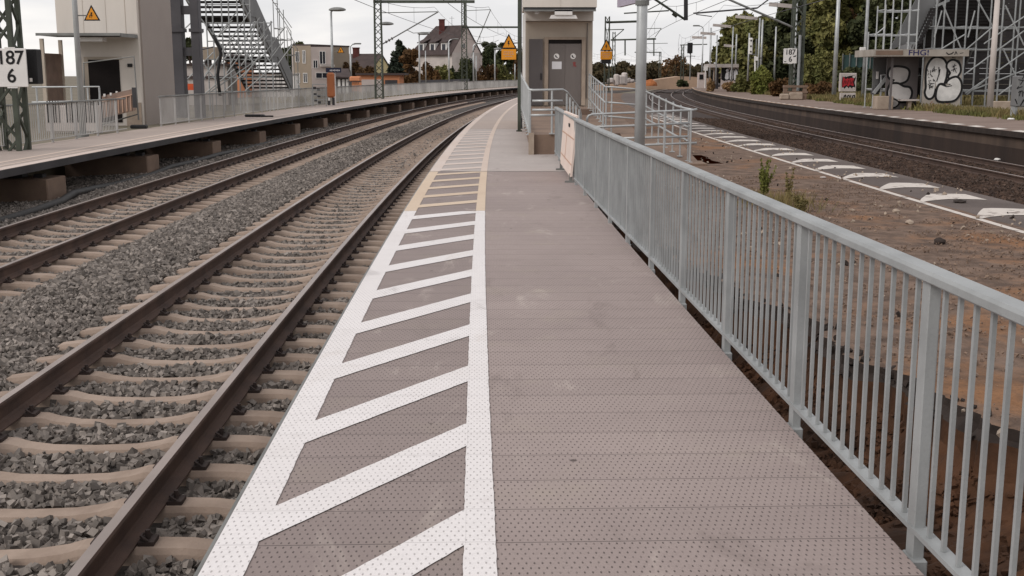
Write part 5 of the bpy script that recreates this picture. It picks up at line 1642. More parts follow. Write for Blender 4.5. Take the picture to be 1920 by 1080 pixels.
t = thing('site_hut', W(500, 150, 100), 'long white site hut gleaming behind the lowest steps of the left staircase', 'hut')
a, b = W(452, 139, 100), W(552, 175, 100); mb = MB(); mb.lohi((a.x, 100, -.2), (b.x, 102.5, a.z)); mb.build('wall', M_white, t)
mb = MB(); mb.lohi((a.x-.1, 99.9, a.z+.002), (b.x+.1, 102.6, a.z+.08)); mb.build('roof', M_dirtywhite, t)
# ------------------------------------------------------------------ right platform furniture
def bubble(mb_k, mb_w, pts, M_, grow, z0, z1, k=6):
    sp = spline(pts, k)
    flat_shape(mb_k, sp, M_, z0, 0, grow)
    flat_shape(mb_w, sp, M_, z1)

# near graffiti shelter
Ys = 57.0
t = thing('shelter', W(1727, 200, Ys), 'concrete waiting shelter with big silver and black bubble graffiti on the right platform', 'shelter')
xl, xr = W(1672, 150, Ys).x, W(1803, 150, Ys).x
xm = W(1733, 150, Ys).x
rt, rb = W(0, 93, Ys).z, W(0, 106, Ys).z
M_shelter = mat('grimy_shelter_render', S(172,164,155), .85, 0, .25, .9, 8, col2=S(136,127,117))
wl = MB(); wl.lohi((xm, Ys, RZ), (xr, Ys+.18, rb)); fr = wl.build('front_wall', M_shelter, t)
wl = MB(); wl.lohi((xl+.02, Ys+.9, RZ), (xm-.001, Ys+1.0, rb-.002)); bk = wl.build('back_wall', M_grey, t)
sw = MB(); sw.lohi((xl-.02, Ys+.05, RZ), (xl+.06, Ys+.2, rb-.002)); sw.build('side_wall', M_grey, t)
mb = MB(); mb.lohi((xr-.15, Ys+.185, RZ), (xr-.0, Ys+2.1, rb-.002)); mb.build('side_wall', M_dirtywhite, t)
xa, xb = W(1638, 100, Ys-.5).x, W(1817, 100, Ys-.5).x
mb = MB(); mb.lohi((xa, Ys-.5, rb+.003), (xb, Ys+2.6, rt)); rf = mb.build('roof', M_shelter, t)
mb = MB(); mb.lohi((xa+.1, Ys-.515, rb+.06), (xa+1.4, Ys-.503, rt-.05)); mb.build('dirty_patch', M_pier, rf)
cx = W(1723, 99, Ys-.53)
text_mesh('graffiti_lettering', 'FHG!', .36, M_blue, rf, face_mat((cx.x, Ys-.506, (rt+rb)/2), (1, 0, 0)) @ Matrix.Diagonal((1.25, 1, 1, 1)), .004, 1.02)
mb = MB(); M_ = face_mat((W(1781, 100, Ys).x, Ys-.505, rb+.14), (1, 0, 0))
stroke(mb, [(-.35,.03),(-.25,-.05),(-.1,-.02),(-.02,.06)], M_, 0, .05); stroke(mb, [(.05,-.05),(.1,.08),(.16,-.03)], M_, 0, .04); stroke(mb, [(.3,.0),(.45,.03)], M_, 0, .03)
mb.build('scrawl', M_ink, rf)
# graffiti on the front wall, in wall metres (x from xm, y from the ground)
Wd, Hd = xr - xm, rb - RZ
M_ = face_mat((xm, Ys-.002, RZ), (1, 0, 0))
u = lambda pts: [(a*Wd, b*Hd) for a, b in pts]
K, F_ = MB(), MB()
bubble(K, F_, u([(.08,.42),(.06,.62),(.08,.82),(.22,.96),(.44,.95),(.56,.82),(.56,.62),(.48,.46),(.34,.44),(.30,.55),(.28,.34),(.22,.24),(.12,.24),(.06,.33)]), M_, .11, .003, .008)
bubble(K, F_, u([(.60,.80),(.62,.88),(.74,.92),(.88,.86),(.93,.74),(.86,.64),(.74,.60),(.66,.62),(.70,.70)]), M_, .10, .012, .017)
bubble(K, F_, u([(.42,.46),(.36,.30),(.40,.19),(.60,.17),(.84,.20),(.97,.34),(.97,.50),(.86,.60),(.70,.57),(.62,.50),(.72,.485),(.60,.45)]), M_, .11, .021, .026)
K.build('graffiti_outline', M_ink, fr); F_.build('graffiti_fill', M_silver, fr)
mb = MB()
for pl in ([(.38,.66),(.365,.80)], [(.33,.54),(.38,.68),(.40,.76)], [(.40,.49),(.60,.435),(.74,.455)]): stroke(mb, u(pl), M_, .03, .045)
for a, b, c_, d in ((.72,.80,.82,.84),(.70,.74,.84,.78),(.76,.72,.78,.86),(.74,.83,.84,.70)): stroke(mb, u([(a,b),(c_,d)]), M_, .031, .03)
r_ = random.Random(3)
for k in range(26):
    x, y = r_.uniform(.08, .26), r_.uniform(.42, .76); stroke(mb, u([(x,y),(x+r_.uniform(-.09,.09), y+r_.uniform(-.06,.06))]), M_, .0315, .03)
for pl in ([(.78,.95),(.90,.92),(.96,.84)], [(.70,.985),(.80,.97)]): stroke(mb, u(pl), M_, .004, .03)
mb.build('graffiti_lines', M_ink, fr)
mb = MB()
for pl in ([(.20,.03),(.2,.12),(.25,.16)], [(.30,.05),(.28,.13)], [(.38,.04),(.42,.1),(.48,.05)], [(.55,.04),(.7,.05),(.7,.12),(.56,.11)]): stroke(mb, u(pl), M_, .004, .025)
mb.build('red_scrawl', mat('rusty_red_spray', S(166, 108, 84), .8), fr)
# graffiti inside on the back wall
Wd2 = xm - xl; M_ = face_mat((xl + .10, Ys+.898, RZ), (1, 0, 0)); u = lambda pts: [(a*Wd2, b*Hd) for a, b in pts]
K, F_ = MB(), MB()
bubble(K, F_, u([(.02,.66),(.06,.76),(.22,.80),(.50,.78),(.62,.72),(.60,.60),(.52,.54),(.30,.50),(.10,.48),(.22,.56),(.08,.60)]), M_, .11, .003, .008)
bubble(K, F_, u([(.04,.34),(.10,.46),(.30,.48),(.50,.42),(.68,.40),(.74,.30),(.66,.18),(.46,.16),(.26,.18),(.08,.22)]), M_, .11, .012, .017)
bubble(K, F_, u([(.02,.12),(.06,.20),(.24,.18),(.36,.12),(.24,.05),(.08,.06)]), M_, .08, .021, .026)
K.build('graffiti_outline', M_ink, bk); F_.build('graffiti_fill', mat('dull_silver_spray', S(196, 192, 189), .75), bk)
mb = MB(); mb.lohi((xm-.95, Ys+.35, RZ+.42), (xm-.05, Ys+.85, RZ+.50)); mb.build('bench_seat', M_dirtywhite, t)
mb = MB(); mb.lohi((xm-.55, Ys+.45, RZ), (xm-.38, Ys+.75, RZ+.418)); mb.build('bench_leg', M_conc, t)

# red graffiti board
Yg = 74.0
t = thing('notice_case', W(1590, 190, Yg), 'white notice case sprayed with red and black graffiti on the right platform', 'notice case')
a, b = W(1576, 137, Yg), W(1605, 172, Yg); c_, d_ = W(1576.5, 174, Yg), W(1604, 190, Yg)
mb = MB(); mb.lohi((a.x, Yg, b.z), (b.x, Yg+.3, a.z), 0, .03); bd = mb.build('case', M_dirtywhite, t)
mb = MB(); mb.lohi((c_.x, Yg+.02, d_.z-.1), (d_.x, Yg+.3, c_.z), 0, .02); ft = mb.build('foot_panel', M_dirtywhite, t)
Wd, Hd = b.x-a.x, a.z-b.z; M_ = face_mat((a.x, Yg-.002, b.z), (1, 0, 0)); u = lambda pts: [(p*Wd, q*Hd) for p, q in pts]
K, F_ = MB(), MB()
flat_shape(K, spline(u([(.14,.18),(.10,.5),(.14,.84),(.26,.90),(.34,.80),(.5,.84),(.66,.86),(.86,.88),(.94,.74),(.88,.5),(.94,.3),(.88,.14),(.74,.18),(.6,.26),(.54,.18),(.42,.28),(.28,.16)]), 4), M_, .002)
flat_shape(F_, spline(u([(.16,.24),(.15,.5),(.17,.78),(.24,.76),(.34,.66),(.44,.74),(.52,.68),(.62,.74),(.84,.70),(.78,.54),(.84,.32),(.70,.34),(.6,.38),(.5,.28),(.40,.36),(.28,.30)]), 4), M_, .006)
K.build('graffiti_outline', M_ink, bd); F_.build('graffiti_fill', M_red, bd)
mb = MB()
for c0 in ((.22,.86),(.82,.80),(.84,.18),(.18,.16)): flat_shape(mb, [((c0[0]+.085*math.cos(q))*Wd, (c0[1]+.07*math.sin(q))*Hd) for q in np.linspace(0, 6.28, 14)[:-1]], M_, .009)
mb.build('graffiti_bubbles', M_dirtywhite, bd)
mb = MB()
for pl in ([(.22,.4),(.26,.6)], [(.36,.42),(.34,.6)], [(.46,.4),(.5,.62)], [(.62,.44),(.6,.64)], [(.7,.45),(.74,.6)]): stroke(mb, u(pl), M_, .010, .04)
mb.build('graffiti_lines', M_ink, bd)
mb = MB(); M_ = face_mat((c_.x, Yg+.017, d_.z), (1, 0, 0)); h2 = c_.z-d_.z
for pl in ([(.2,.3),(.22,.6),(.3,.75),(.3,.3)], [(.42,.3),(.4,.6),(.5,.7),(.56,.5),(.5,.3),(.42,.32)], [(.64,.3),(.62,.7)], [(.74,.3),(.74,.65),(.84,.7),(.86,.4),(.9,.3)]): stroke(mb, [(p*Wd, q*h2) for p, q in pl], M_, 0, .07)
mb.build('graffiti_lines', M_ink, ft)

# far graffiti shelter
Ysf = 127.0
t = thing('shelter', W(1360, 166, Ysf), 'small far shelter with black and white graffiti beside orange dry grass', 'shelter')
xl, xr = W(1352, 150, Ysf).x, W(1384, 150, Ysf).x; rb = W(0, 126.5, Ysf).z; rt = W(0, 120, Ysf).z; z0 = W(0, 167, Ysf).z
mb = MB(); mb.lohi((xl, Ysf, z0), (xr, Ysf+.2, rb)); fr = mb.build('front_wall', M_pinkw, t)
mb = MB(); mb.lohi((W(1331,0,Ysf).x, Ysf-.4, rb+.002), (W(1388,0,Ysf).x, Ysf+2.5, rt)); mb.build('roof', M_dirtywhite, t)
mb = MB(); mb.lohi((W(1346,0,Ysf).x, Ysf+1.9, z0), (xl+.05, Ysf+2.0, rb)); mb.build('back_wall', M_dark, t)
mb = MB(); q = W(1343, 0, Ysf); mb.tube((q.x, Ysf, z0), (q.x, Ysf, rb), .08, 8); mb.build('post', M_conc, t)
Wd, Hd = xr-xl, rb-z0; M_ = face_mat((xl, Ysf-.003, z0), (1, 0, 0)); u = lambda pts: [(p*Wd, q*Hd) for p, q in pts]
K, F_ = MB(), MB()
flat_shape(K, u([(.0,.45),(.0,.98),(.42,.98),(.42,.5),(.2,.36)]), M_, .003)
bubble(K, F_, u([(.22,.55),(.30,.78),(.46,.80),(.52,.6),(.40,.46),(.26,.46)]), M_, .12, .006, .012, 4)
bubble(K, F_, u([(.50,.5),(.50,.84),(.62,.92),(.72,.8),(.70,.5),(.60,.42)]), M_, .10, .015, .020, 4)
bubble(K, F_, u([(.74,.5),(.76,.85),(.90,.9),(.96,.7),(.92,.46),(.82,.40)]), M_, .10, .023, .028, 4)
bubble(K, F_, u([(.26,.84),(.30,.93),(.40,.93),(.42,.85),(.34,.80)]), M_, .03, .031, .036, 4)
K.build('graffiti_outline', M_ink, fr); F_.build('graffiti_fill', M_paper, fr)

# footbridge stairs and scaffold on the right
xlR = W(1676, 160, 70).x
stairs('steel footbridge staircase with grey side panels rising behind the graffiti shelter', xlR, xlR + 3.2, 62.5, 71, 6.6, .3, 13, M_panel, M_slat, solid=True, right_panel=True)
# a wider flight in front of the dark back
t = thing('stair_screen', (27, 66, 3), 'dark horizontal boarding behind the right scaffolding', 'screen')
mb = MB(); a, b = W(1762, -30, 67.5), W(2010, 178, 67.5)
z = b.z
while z < a.z:
    mb.lohi((a.x, 67.4 + .03*(int(z*10) % 2), z), (b.x, 67.5, z+.29)); z += .30
mb.build('boarding', M_slat, t)
xs = [W(p, 100, 60.5).x for p in (1751, 1766, 1808, 1829, 1875, 1898, 1930)]
P_ = lambda px, py, dy=0: W(px, py, 60.2+dy)
diag = [(P_(1768, 8), P_(1802, 92)), (P_(1830, -5), P_(1870, 65)), (P_(1880, 90), P_(1908, 150)), (P_(1885, 10), P_(1920, 85)),
        (P_(1765, 92), P_(1810, 64)), (P_(1808, 96, .2), P_(1862, 50, .2)), (P_(1808, 140), P_(1920, 58)), (P_(1810, 175), P_(1925, 95)), (P_(1812, 178, .3), P_(1850, 148, .3)), (P_(1820, 170, .2), P_(1925, 130, .2)), (P_(1872, 178), P_(1925, 140)), (P_(1845, 82), P_(1925, 28)), (P_(1752, 70), P_(1766, 20)), (P_(1815, 70), P_(1828, 20))]
scaffold('tube scaffolding with long raking braces right of the graffiti shelter', xs, [60.5, 62.0], [.9, 3.0, 4.1, 6.0], RZ, diag=diag, r=.042)
xs = [W(p, 100, 60).x for p in (1641, 1656, 1670, 1702, 1717)]
tz = lambda x, y: float(np.interp(x, xs, [3.9, 5.2, 6.4, 7.2, 7.2]))
scaffold('stepped scaffolding frame left of the grey staircase panels', xs, [60, 61.3], [RZ+.9, 3.7, 4.9, 6.1], RZ, m=M_pipe, top=tz, r=.036, diag=[(W(1676, 0, 60), W(1700, -20, 60)), (W(1640, 66, 60), W(1660, 50, 60)), (W(1700, 80, 60.2), W(1710, 96, 60.2))])
# lower stair side with saw-tooth string
t = thing('stair_flight', W(1650, 175, 59), 'grey lower stair side with saw-tooth string left of the graffiti shelter', 'stairs')
mb = MB(); mb.prism([W(px, py, 59.2) for px, py in ((1638, 108), (1674, 104), (1672, 140), (1640, 172), (1635, 172))], (0, .06, 0)); mb.build('side_panel', M_panel, t)
mb = MB()
for k in range(9):
    u_ = k/8; q = Vector(W(1640, 171, 58.9)).lerp(Vector(W(1676, 126, 58.9)), u_); mb.lohi((q.x-.12, 58.6, q.z-.16), (q.x+.12, 59.15, q.z+.02))
mb.build('steps', M_dark, t)
mb = MB(); mb.beam(W(1638, 175, 58.55), W(1677, 127, 58.55), .06, .16); mb.tube(W(1652, 140, 58.6), W(1652, 175, 58.6), .04, 6); mb.tube(W(1667, 140, 58.6), W(1667, 175, 58.6), .04, 6); mb.tube(W(1652, 141, 58.6), W(1672, 139, 58.6), .04, 6); mb.tube(W(1650, 171, 58.6), W(1675, 170, 58.6), .04, 6); mb.build('frame', M_pipe, t)
q = W(1645, 141, 59.1); mb = MB(); mb.box(q, (.12, .03, .36)); mb.build('label_plate', M_white, t)
t = thing('stair_flight', W(1740, 60, 58.5), 'grey upper stair side panel with notched lower edge above the graffiti shelter', 'stairs')
mb = MB(); mb.prism([W(px, py, 61.8) for px, py in ((1721, -8), (1757, -8), (1752, 12), (1720, 80), (1702, 81), (1672, 93), (1668, 92))], (0, .06, 0)); mb.build('side_panel', M_panel, t)
mb = MB()
for k in range(12):
    u_ = k/11; q = Vector(W(1722, 78, 61.5)).lerp(Vector(W(1750, 16, 61.5)), u_); mb.lohi((q.x-.10, 61.3, q.z-.10), (q.x+.14, 61.75, q.z+.03))
mb.build('steps', M_slat, t)
mb = MB(); mb.beam(W(1720, 81, 61.4), W(1753, 14, 61.4), .06, .14); mb.beam(W(1700, 81, 61.4), W(1720, 81, 61.4), .06, .12); mb.beam(W(1754, 12, 61.4), W(1780, 0, 61.4), .06, .12); mb.build('string', M_steel, t)

t = thing('cabinet', W(1918, 235, 45), 'graffiti covered grey cabinet at the right picture edge', 'cabinet')
a, b = W(1910, 142, 45), W(1960, 200, 45)
mb = MB(); mb.lohi((a.x, 45, b.z), (b.x, 45.6, a.z), 0, .03); mb.build('housing', M_panel, t)
for x in (a.x+.05, b.x-.05): mb = MB(); mb.lohi((x-.05, 45.1, RZ), (x+.05, 45.5, b.z-.003)); mb.build('leg', M_steel, t)
mb = MB(); M_ = face_mat((a.x, 44.996, b.z), (1, 0, 0)); r_ = random.Random(5)
for k in range(16):
    x, y = r_.uniform(.02, .7), r_.uniform(.05, 1.1); stroke(mb, [(x, y), (x+r_.uniform(-.15,.15), y+r_.uniform(-.2,.2)), (x+r_.uniform(-.1,.2), y+r_.uniform(-.2,.2))], M_, 0, .035)
mb.build('scrawl', M_ink, t)
t = thing('planter_block', W(1890, 205, 55), 'low pale concrete wall block under the right scaffolding', 'block')
a, b = W(1860, 190, 56), W(1908, 205, 56); mb = MB(); mb.lohi((a.x, 56, RZ), (b.x, 56.6, a.z), 0, .03); mb.build('block', M_conc, t)
t = thing('planter_block', W(1655, 180, 60), 'low tan concrete plinth left of the graffiti shelter', 'block')
a, b = W(1640, 180, 58), W(1670, 198, 58); mb = MB(); mb.lohi((a.x, 57.6, RZ), (b.x, 58.3, a.z), 0, .03); mb.build('block', M_conc, t)
t = thing('site_cabin', W(1522, 130, 112), 'dark green hut with a tan gable among the bushes of the right bank', 'hut')
a, b = W(1505, 104, 118), W(1530, 150, 118)
mb = MB(); mb.lohi((a.x, 118, 0), (b.x, 121, a.z)); mb.build('wall', mat('dark_green_paint', S(52, 78, 70), .7), t)
mb = MB(); mb.prism([(a.x+.1, 117.6, a.z+.01), (b.x-.6, 117.6, a.z+.01), (b.x-.3, 117.6, a.z+.75), (a.x+.3, 117.6, a.z+.55)], (0, 3.5, 0)); mb.build('roof', M_terra, t)
t = thing('parked_vehicle_cover', W(1458, 128, 120), 'pale flat roof glimpsed among the bushes left of the twin leg mast', 'shed')
a, b = W(1446, 128, 120), W(1478, 150, 120); mb = MB(); mb.lohi((a.x, 120, 0), (b.x, 123, a.z)); mb.build('wall', M_beige, t)
mb = MB(); mb.lohi((a.x+.2, 119.6, a.z+.003), (b.x-.5, 123.3, a.z+.2)); mb.build('roof', M_white, t)
t = thing('site_fence', W(1600, 115, 96), 'green and blue hoarding behind the red graffiti board', 'fence')
a, b = W(1580, 103, 96), W(1642, 150, 96); mb = MB(); mb.lohi((a.x, 96, 0), (b.x, 96.1, a.z)); mb.build('hoarding', mat('teal_hoarding', S(66, 92, 92), .7, 0, .4, .8, 5, col2=S(40, 56, 48)), t)
mb = MB()
for k in range(6): x = a.x + (b.x-a.x)*k/5; mb.tube((x, 95.9, 0), (x, 95.9, a.z+.1), .05, 6)
mb.build('post', M_steel_dull, t)
# end of the old island platform in the distance
t = thing('sand_wall', W(1270, 155, 175), 'long low sandy bank wall beyond the curve of the right tracks', 'bank')
mb = MB()
pts = [W(px, py, 175) for px, py in ((1120, 160), (1210, 154), (1240, 148), (1275, 143), (1300, 144), (1330, 147), (1330, 166), (1120, 170))]
mb.prism(pts, (0, 6, 0)); mb.build('bank', M_sand, t)
t = thing('sand_heap', W(1218, 158, 160), 'small orange sand heap at the foot of the far bank', 'heap')
mb = MB(); c = W(1217, 161, 160)
bm = bmesh.new(); bmesh.ops.create_icosphere(bm, subdivisions=3, radius=1)
for v in bm.verts: v.co = Vector((v.co.x*1.1*random.uniform(.9,1.1), v.co.y*1.0, max(0, v.co.z)*.85*random.uniform(.85,1.1)))
me = bpy.data.meshes.new('heap'); bm.to_mesh(me); bm.free(); me.materials.append(M_orearth); o = bpy.data.objects.new('heap', me); o.location = c - origin(t); COL.objects.link(o); o.parent = t
t = thing('rubble_bags', W(1165, 150, 110), 'pale building material bags beyond the pipe handrails', 'bags')
for i, (px, py, w, h) in enumerate(((1145, 151, .6, .5), (1156, 150, .5, 1.1), (1166, 150, .8, .9), (1172, 148, .5, 1.2), (1178, 151, .7, .5), (1185, 152, .8, .35))):
    c = W(px, py, 112); mb = MB(); mb.box((c.x, 112 + i*.2, c.z), (w*.9, .6, h), .2*i, 0, .12); mb.build('bag', M_dirtywhite, t)

# ------------------------------------------------------------------ vegetation
def leaves(name, lobes, n, size, m, parent, up_bias=0.0, stretch=1.0):
    """many small leaf faces spread through overlapping lobes (cx,cy,cz,rx,ry,rz)"""
    L_ = np.array(lobes, float)
    vol = L_[:, 3]*L_[:, 4]*L_[:, 5]; pr = vol**.8; pr /= pr.sum()
    idx = rng.choice(len(L_), n, p=pr)
    d = rng.normal(size=(n, 3)); d /= np.linalg.norm(d, axis=1)[:, None]
    r = rng.uniform(.25, 1.0, n)**.5
    r *= 1 + .16*np.sin(d[:, 0]*7 + idx)*np.sin(d[:, 2]*6 + idx*2)
    c = L_[idx, :3] + d*r[:, None]*L_[idx, 3:6]
    nrm = d*.6 + rng.normal(size=(n, 3))*.8; nrm[:, 2] += up_bias; nrm /= np.linalg.norm(nrm, axis=1)[:, None]
    a = np.cross(nrm, rng.normal(size=(n, 3))); a /= np.linalg.norm(a, axis=1)[:, None]
    b = np.cross(nrm, a)
    s = size*rng.uniform(.55, 1.35, n)[:, None]
    V = np.stack([c - a*s, c - b*s*.55*stretch + nrm*s*.1, c + a*s, c + b*s*.55*stretch - nrm*s*.1], 1).reshape(-1, 3)
    F = np.arange(4*n).reshape(-1, 4)
    return np_mesh(name, V, F, m, parent)

def tree(label, px, pyb, pyt, wpx, Y, m, n, size, name='broadleaf_tree', grp=None, dens=1.0, kind='round', zb=None, crown0=.22, trunk=.22):
    p = W(px, pyb, Y)
    if zb is not None: p.z = zb
    zt = W(px, pyt, Y).z; wd = wpx/FPX*Y
    t = thing(name, p, label, 'tree', grp)
    H = zt - p.z
    rr = random.Random(int(px*7 + Y))
    mb = MB(); mb.pipe([p, p + Vector((rr.uniform(-.2,.2), 0, H*.35)), p + Vector((rr.uniform(-.3,.3), rr.uniform(-.3,.3), H*.8))], trunk, 8, 0, .05)
    for k in range(7):
        z = H*rr.uniform(.25, .7); an = rr.uniform(0, 6.28); ln = wd*rr.uniform(.2, .4)
        mb.pipe([p + Vector((0, 0, z)), p + Vector((math.cos(an)*ln*.5, math.sin(an)*ln*.5, z+ln*.45)), p + Vector((math.cos(an)*ln, math.sin(an)*ln, z+ln*.7))], trunk*.35, 5, 0, .02)
    mb.build('trunk', M_bark, t)
    lobes = []
    if kind == 'round':
        for k in range(int(22*dens)):
            an = rr.uniform(0, 6.28); f = rr.uniform(crown0, .95)
            env = math.sqrt(max(.05, 1 - ((f-.55)/.5)**2))
            rad = wd*.5*env*rr.uniform(.35, .85)
            R_ = wd*rr.uniform(.13, .24)
            lobes.append((p.x + math.cos(an)*rad, p.y + math.sin(an)*rad, p.z + H*f - R_*.4, R_, R_, R_*rr.uniform(.7, 1.0)))
    else:                          # conifer: tiers narrowing upwards
        nt = 9
        for k in range(nt):
            f = .12 + .84*k/(nt-1); rad = wd*.5*(1-f)**.8 + .2
            for q in range(5):
                an = rr.uniform(0, 6.28)
                lobes.append((p.x + math.cos(an)*rad*.6, p.y + math.sin(an)*rad*.6, p.z + H*f, rad*.45+.1, rad*.45+.1, H*.055))
        lobes.append((p.x, p.y, p.z + H*.95, .2, .2, H*.06))
    leaves('crown', lobes, n, size, m, t)
    return t

GT = 'trees on the right bank'
tree('olive tree forming the left shoulder of the right hand trees', 1362, 160, 62, 70, 150, L_olive, 5000, .34, grp=GT, zb=.2)
tree('tall loose olive tree behind the strip light posts', 1405, 162, 18, 110, 140, L_olive, 12000, .34, grp=GT, zb=.2)
tree('broad olive tree with drooping side behind the twin signals', 1452, 165, 30, 105, 122, L_olive, 12000, .30, grp=GT, zb=.2)
tree('tall brownish dark tree behind the twin leg mast', 1498, 165, -45, 130, 112, L_dark, 17000, .30, grp=GT, zb=.2)
tree('tall brown tinged tree left of the tall pale pole', 1540, 165, -75, 130, 118, L_brown, 14000, .32, grp=GT, zb=.2)
tree('big olive tree behind the red graffiti board', 1585, 165, -60, 150, 108, L_olive, 20000, .28, grp=GT, zb=.2)
tree('dark tree right behind the grey green pole', 1626, 165, -10, 90, 104, L_dark, 11000, .28, grp=GT, zb=.2)
tree('dark tree towering left of the right scaffolding', 1690, 165, -70, 90, 96, L_dark, 11000, .28, grp=GT, zb=.2, crown0=.3)
tree('very dark tree directly behind the right staircase', 1745, 165, -80, 110, 90, L_dark, 12000, .28, grp=GT, zb=.2)
tree('dark tree behind the dark boarding on the right', 1830, 165, -90, 120, 86, L_dark, 12000, .28, grp=GT, zb=.2)
tree('olive tree at the right picture edge behind the scaffolding', 1905, 165, -80, 110, 84, L_olive, 12000, .26, grp=GT, zb=.2)
tree('dense dark tree filling the back of the wood between the signals and the mast', 1440, 165, 44, 120, 155, L_dark, 12000, .36, grp=GT, zb=.2, crown0=.08)
tree('dense dark tree filling the back of the wood behind the tall pale pole', 1545, 165, -20, 150, 140, L_dark, 16000, .36, grp=GT, zb=.2, crown0=.08)
tree('low dense tree filling the back of the wood behind the red graffiti board', 1620, 165, 50, 120, 132, L_dark, 11000, .34, grp=GT, zb=.2, crown0=.05)
GB = 'bushes on the right bank'
def bush(label, px, pyb, pyt, wpx, Y, m, n, size, grp, name='bush', zb=None):
    p = W(px, pyb, Y)
    if zb is not None: p.z = zb
    zt = W(px, pyt, Y).z; wd = wpx/FPX*Y; H = zt - p.z
    t = thing(name, p, label, 'bush', grp)
    rr = random.Random(int(px*3 + Y*11))
    mb = MB()
    for k in range(6): an = rr.uniform(0, 6.28); mb.pipe([p, p + Vector((math.cos(an)*wd*.15, math.sin(an)*wd*.15, H*.4)), p + Vector((math.cos(an)*wd*.3, math.sin(an)*wd*.3, H*.75))], .05, 5, 0, .015)
    mb.build('stems', M_bark, t)
    lobes = [(p.x + rr.uniform(-.36, .36)*wd, p.y + rr.uniform(-.25, .25)*wd, p.z + H*rr.uniform(.1, .68), wd*rr.uniform(.14, .24), wd*rr.uniform(.14, .22), H*rr.uniform(.18, .30)) for k in range(12)]
    leaves('foliage', lobes, n, size, m, t)
    return t
for a in (('olive bush at the foot of the trees left of the pale signal', 1392, 170, 128, 40, 118, L_olive, 2600, .22, GB),
          ('yellow green bush in front of the pale signal', 1428, 172, 118, 44, 104, L_weed, 3200, .20, GB),
          ('olive bush right of the twin leg mast', 1528, 172, 92, 60, 100, L_olive, 5200, .22, GB),
          ('rounded green bush left of the tall pale pole', 1550, 176, 80, 50, 96, L_olive, 4600, .20, GB),
          ('dark bush behind the red graffiti board', 1600, 178, 118, 62, 92, L_dark, 4200, .20, GB),
          ('dark green bush left of the grey stair panels', 1638, 180, 120, 40, 84, L_dark, 3000, .18, GB),
          ('russet bush beside the concrete barrier', 1462, 176, 140, 40, 94, L_brown, 2400, .18, GB),
          ('brown bush between the barrier and the tall pale pole', 1535, 180, 148, 56, 88, L_brown, 3000, .16, GB),
          ('orange dry bush in front of the far graffiti shelter', 1366, 169, 151, 24, 121, L_ochre, 1500, .14, GB),
          ('orange dry bush left of the far graffiti shelter', 1333, 164, 143, 14, 122, L_ochre, 1000, .14, GB),
          ('small dark bush at the end of the right platform', 1282, 161, 148, 24, 132, L_dark, 1100, .18, GB)):
    bush(*a, zb=RZ if a[5] < 130 else None)
GL2 = 'bushes behind the left platform'
tree('dark conifer standing between the garage and the white house', 752, 155, 78, 62, 138, L_conif, 7000, .26, name='conifer_tree', kind='conifer', zb=-.2)
tree('russet tree right beside the dark conifer', 769, 156, 88, 36, 134, L_brown, 4500, .24, zb=-.2, dens=1.2, crown0=.05)
for a in (('brown bush in front of the yellow house', 690, 160, 118, 46, 150, L_brown, 2600, .24, GL2),
          ('brown bush left of the yellow house', 664, 160, 112, 40, 156, L_brown, 2600, .24, GL2),
          ('russet bush below the dormers of the white house', 808, 158, 108, 36, 160, L_brown, 2800, .22, GL2),
          ('olive bush in front of the white house front', 832, 158, 108, 36, 166, L_olive, 2800, .22, GL2),
          ('dark bush left of the catenary mast in front of the gable', 852, 158, 114, 30, 168, L_dark, 2400, .22, GL2),
          ('dark tall bush right of the catenary mast', 876, 158, 96, 30, 172, L_dark, 2600, .22, GL2),
          ('brown hedge bush below the gable', 890, 158, 128, 40, 176, L_brown, 2600, .22, GL2),
          ('brown bush right of the gable of the white house', 915, 157, 116, 40, 192, L_brown, 2800, .22, GL2),
          ('olive bush beneath the orange sign', 945, 156, 112, 44, 200, L_olive, 3000, .22, GL2),
          ('brown bush hidden beside the lift tower', 968, 155, 104, 34, 212, L_brown, 2600, .22, GL2)):
    bush(*a, zb=-.3)
tree('green tree rising right of the white house', 918, 156, 76, 40, 220, L_dark, 5000, .34, zb=-.3)
tree('second green tree between the white house and the lift tower', 950, 156, 78, 50, 225, L_dark, 6000, .34, zb=-.3)
tree('loose tree at the left edge of the lift tower', 985, 156, 84, 50, 230, L_olive, 5000, .34, zb=-.3)
tree('dark tree showing over the roof of the flat roofed block', 560, 156, 78, 60, 185, L_dark, 4500, .34, zb=-.3)
tree('bare looking grey tree left of the yellow house', 645, 156, 104, 26, 165, L_dark, 900, .22, zb=-.3)
tree('small tree seen between the pylon columns', 358, 160, 66, 26, 100, L_dark, 700, .2, zb=-.2, crown0=.6)

# far wood closing the view on the right of the lift tower
lob = []
for k in range(90):
    px = 1105 + k*2.9
    h = 125 - 6*math.sin(k*.35) - 4*math.sin(k*.9 + 1)
    a = W(px, h, 300 + 8*math.sin(k*1.7)); b = W(px, 150, 300)
    lob.append((a.x, a.y, (a.z+b.z)/2 - .2, 2.0, 3, (a.z-b.z)/2+.4))
w_ = leaves('wood', lob, 26000, .55, leaf_mat('far_brown_green_wood', S(70, 66, 46), S(92, 76, 54), S(50, 46, 34)), None)
w_['kind'] = 'stuff'; tag(w_, 'low brown green wood along the horizon right of the lift tower', 'wood')
tree('thin bare tree against the sky above the far wood', 1268, 150, 100, 40, 240, L_brown, 500, .3, zb=0, crown0=.4)
tree('sparse bare tree beside the far dark mast', 1250, 150, 108, 30, 250, L_brown, 350, .3, zb=0, crown0=.4)

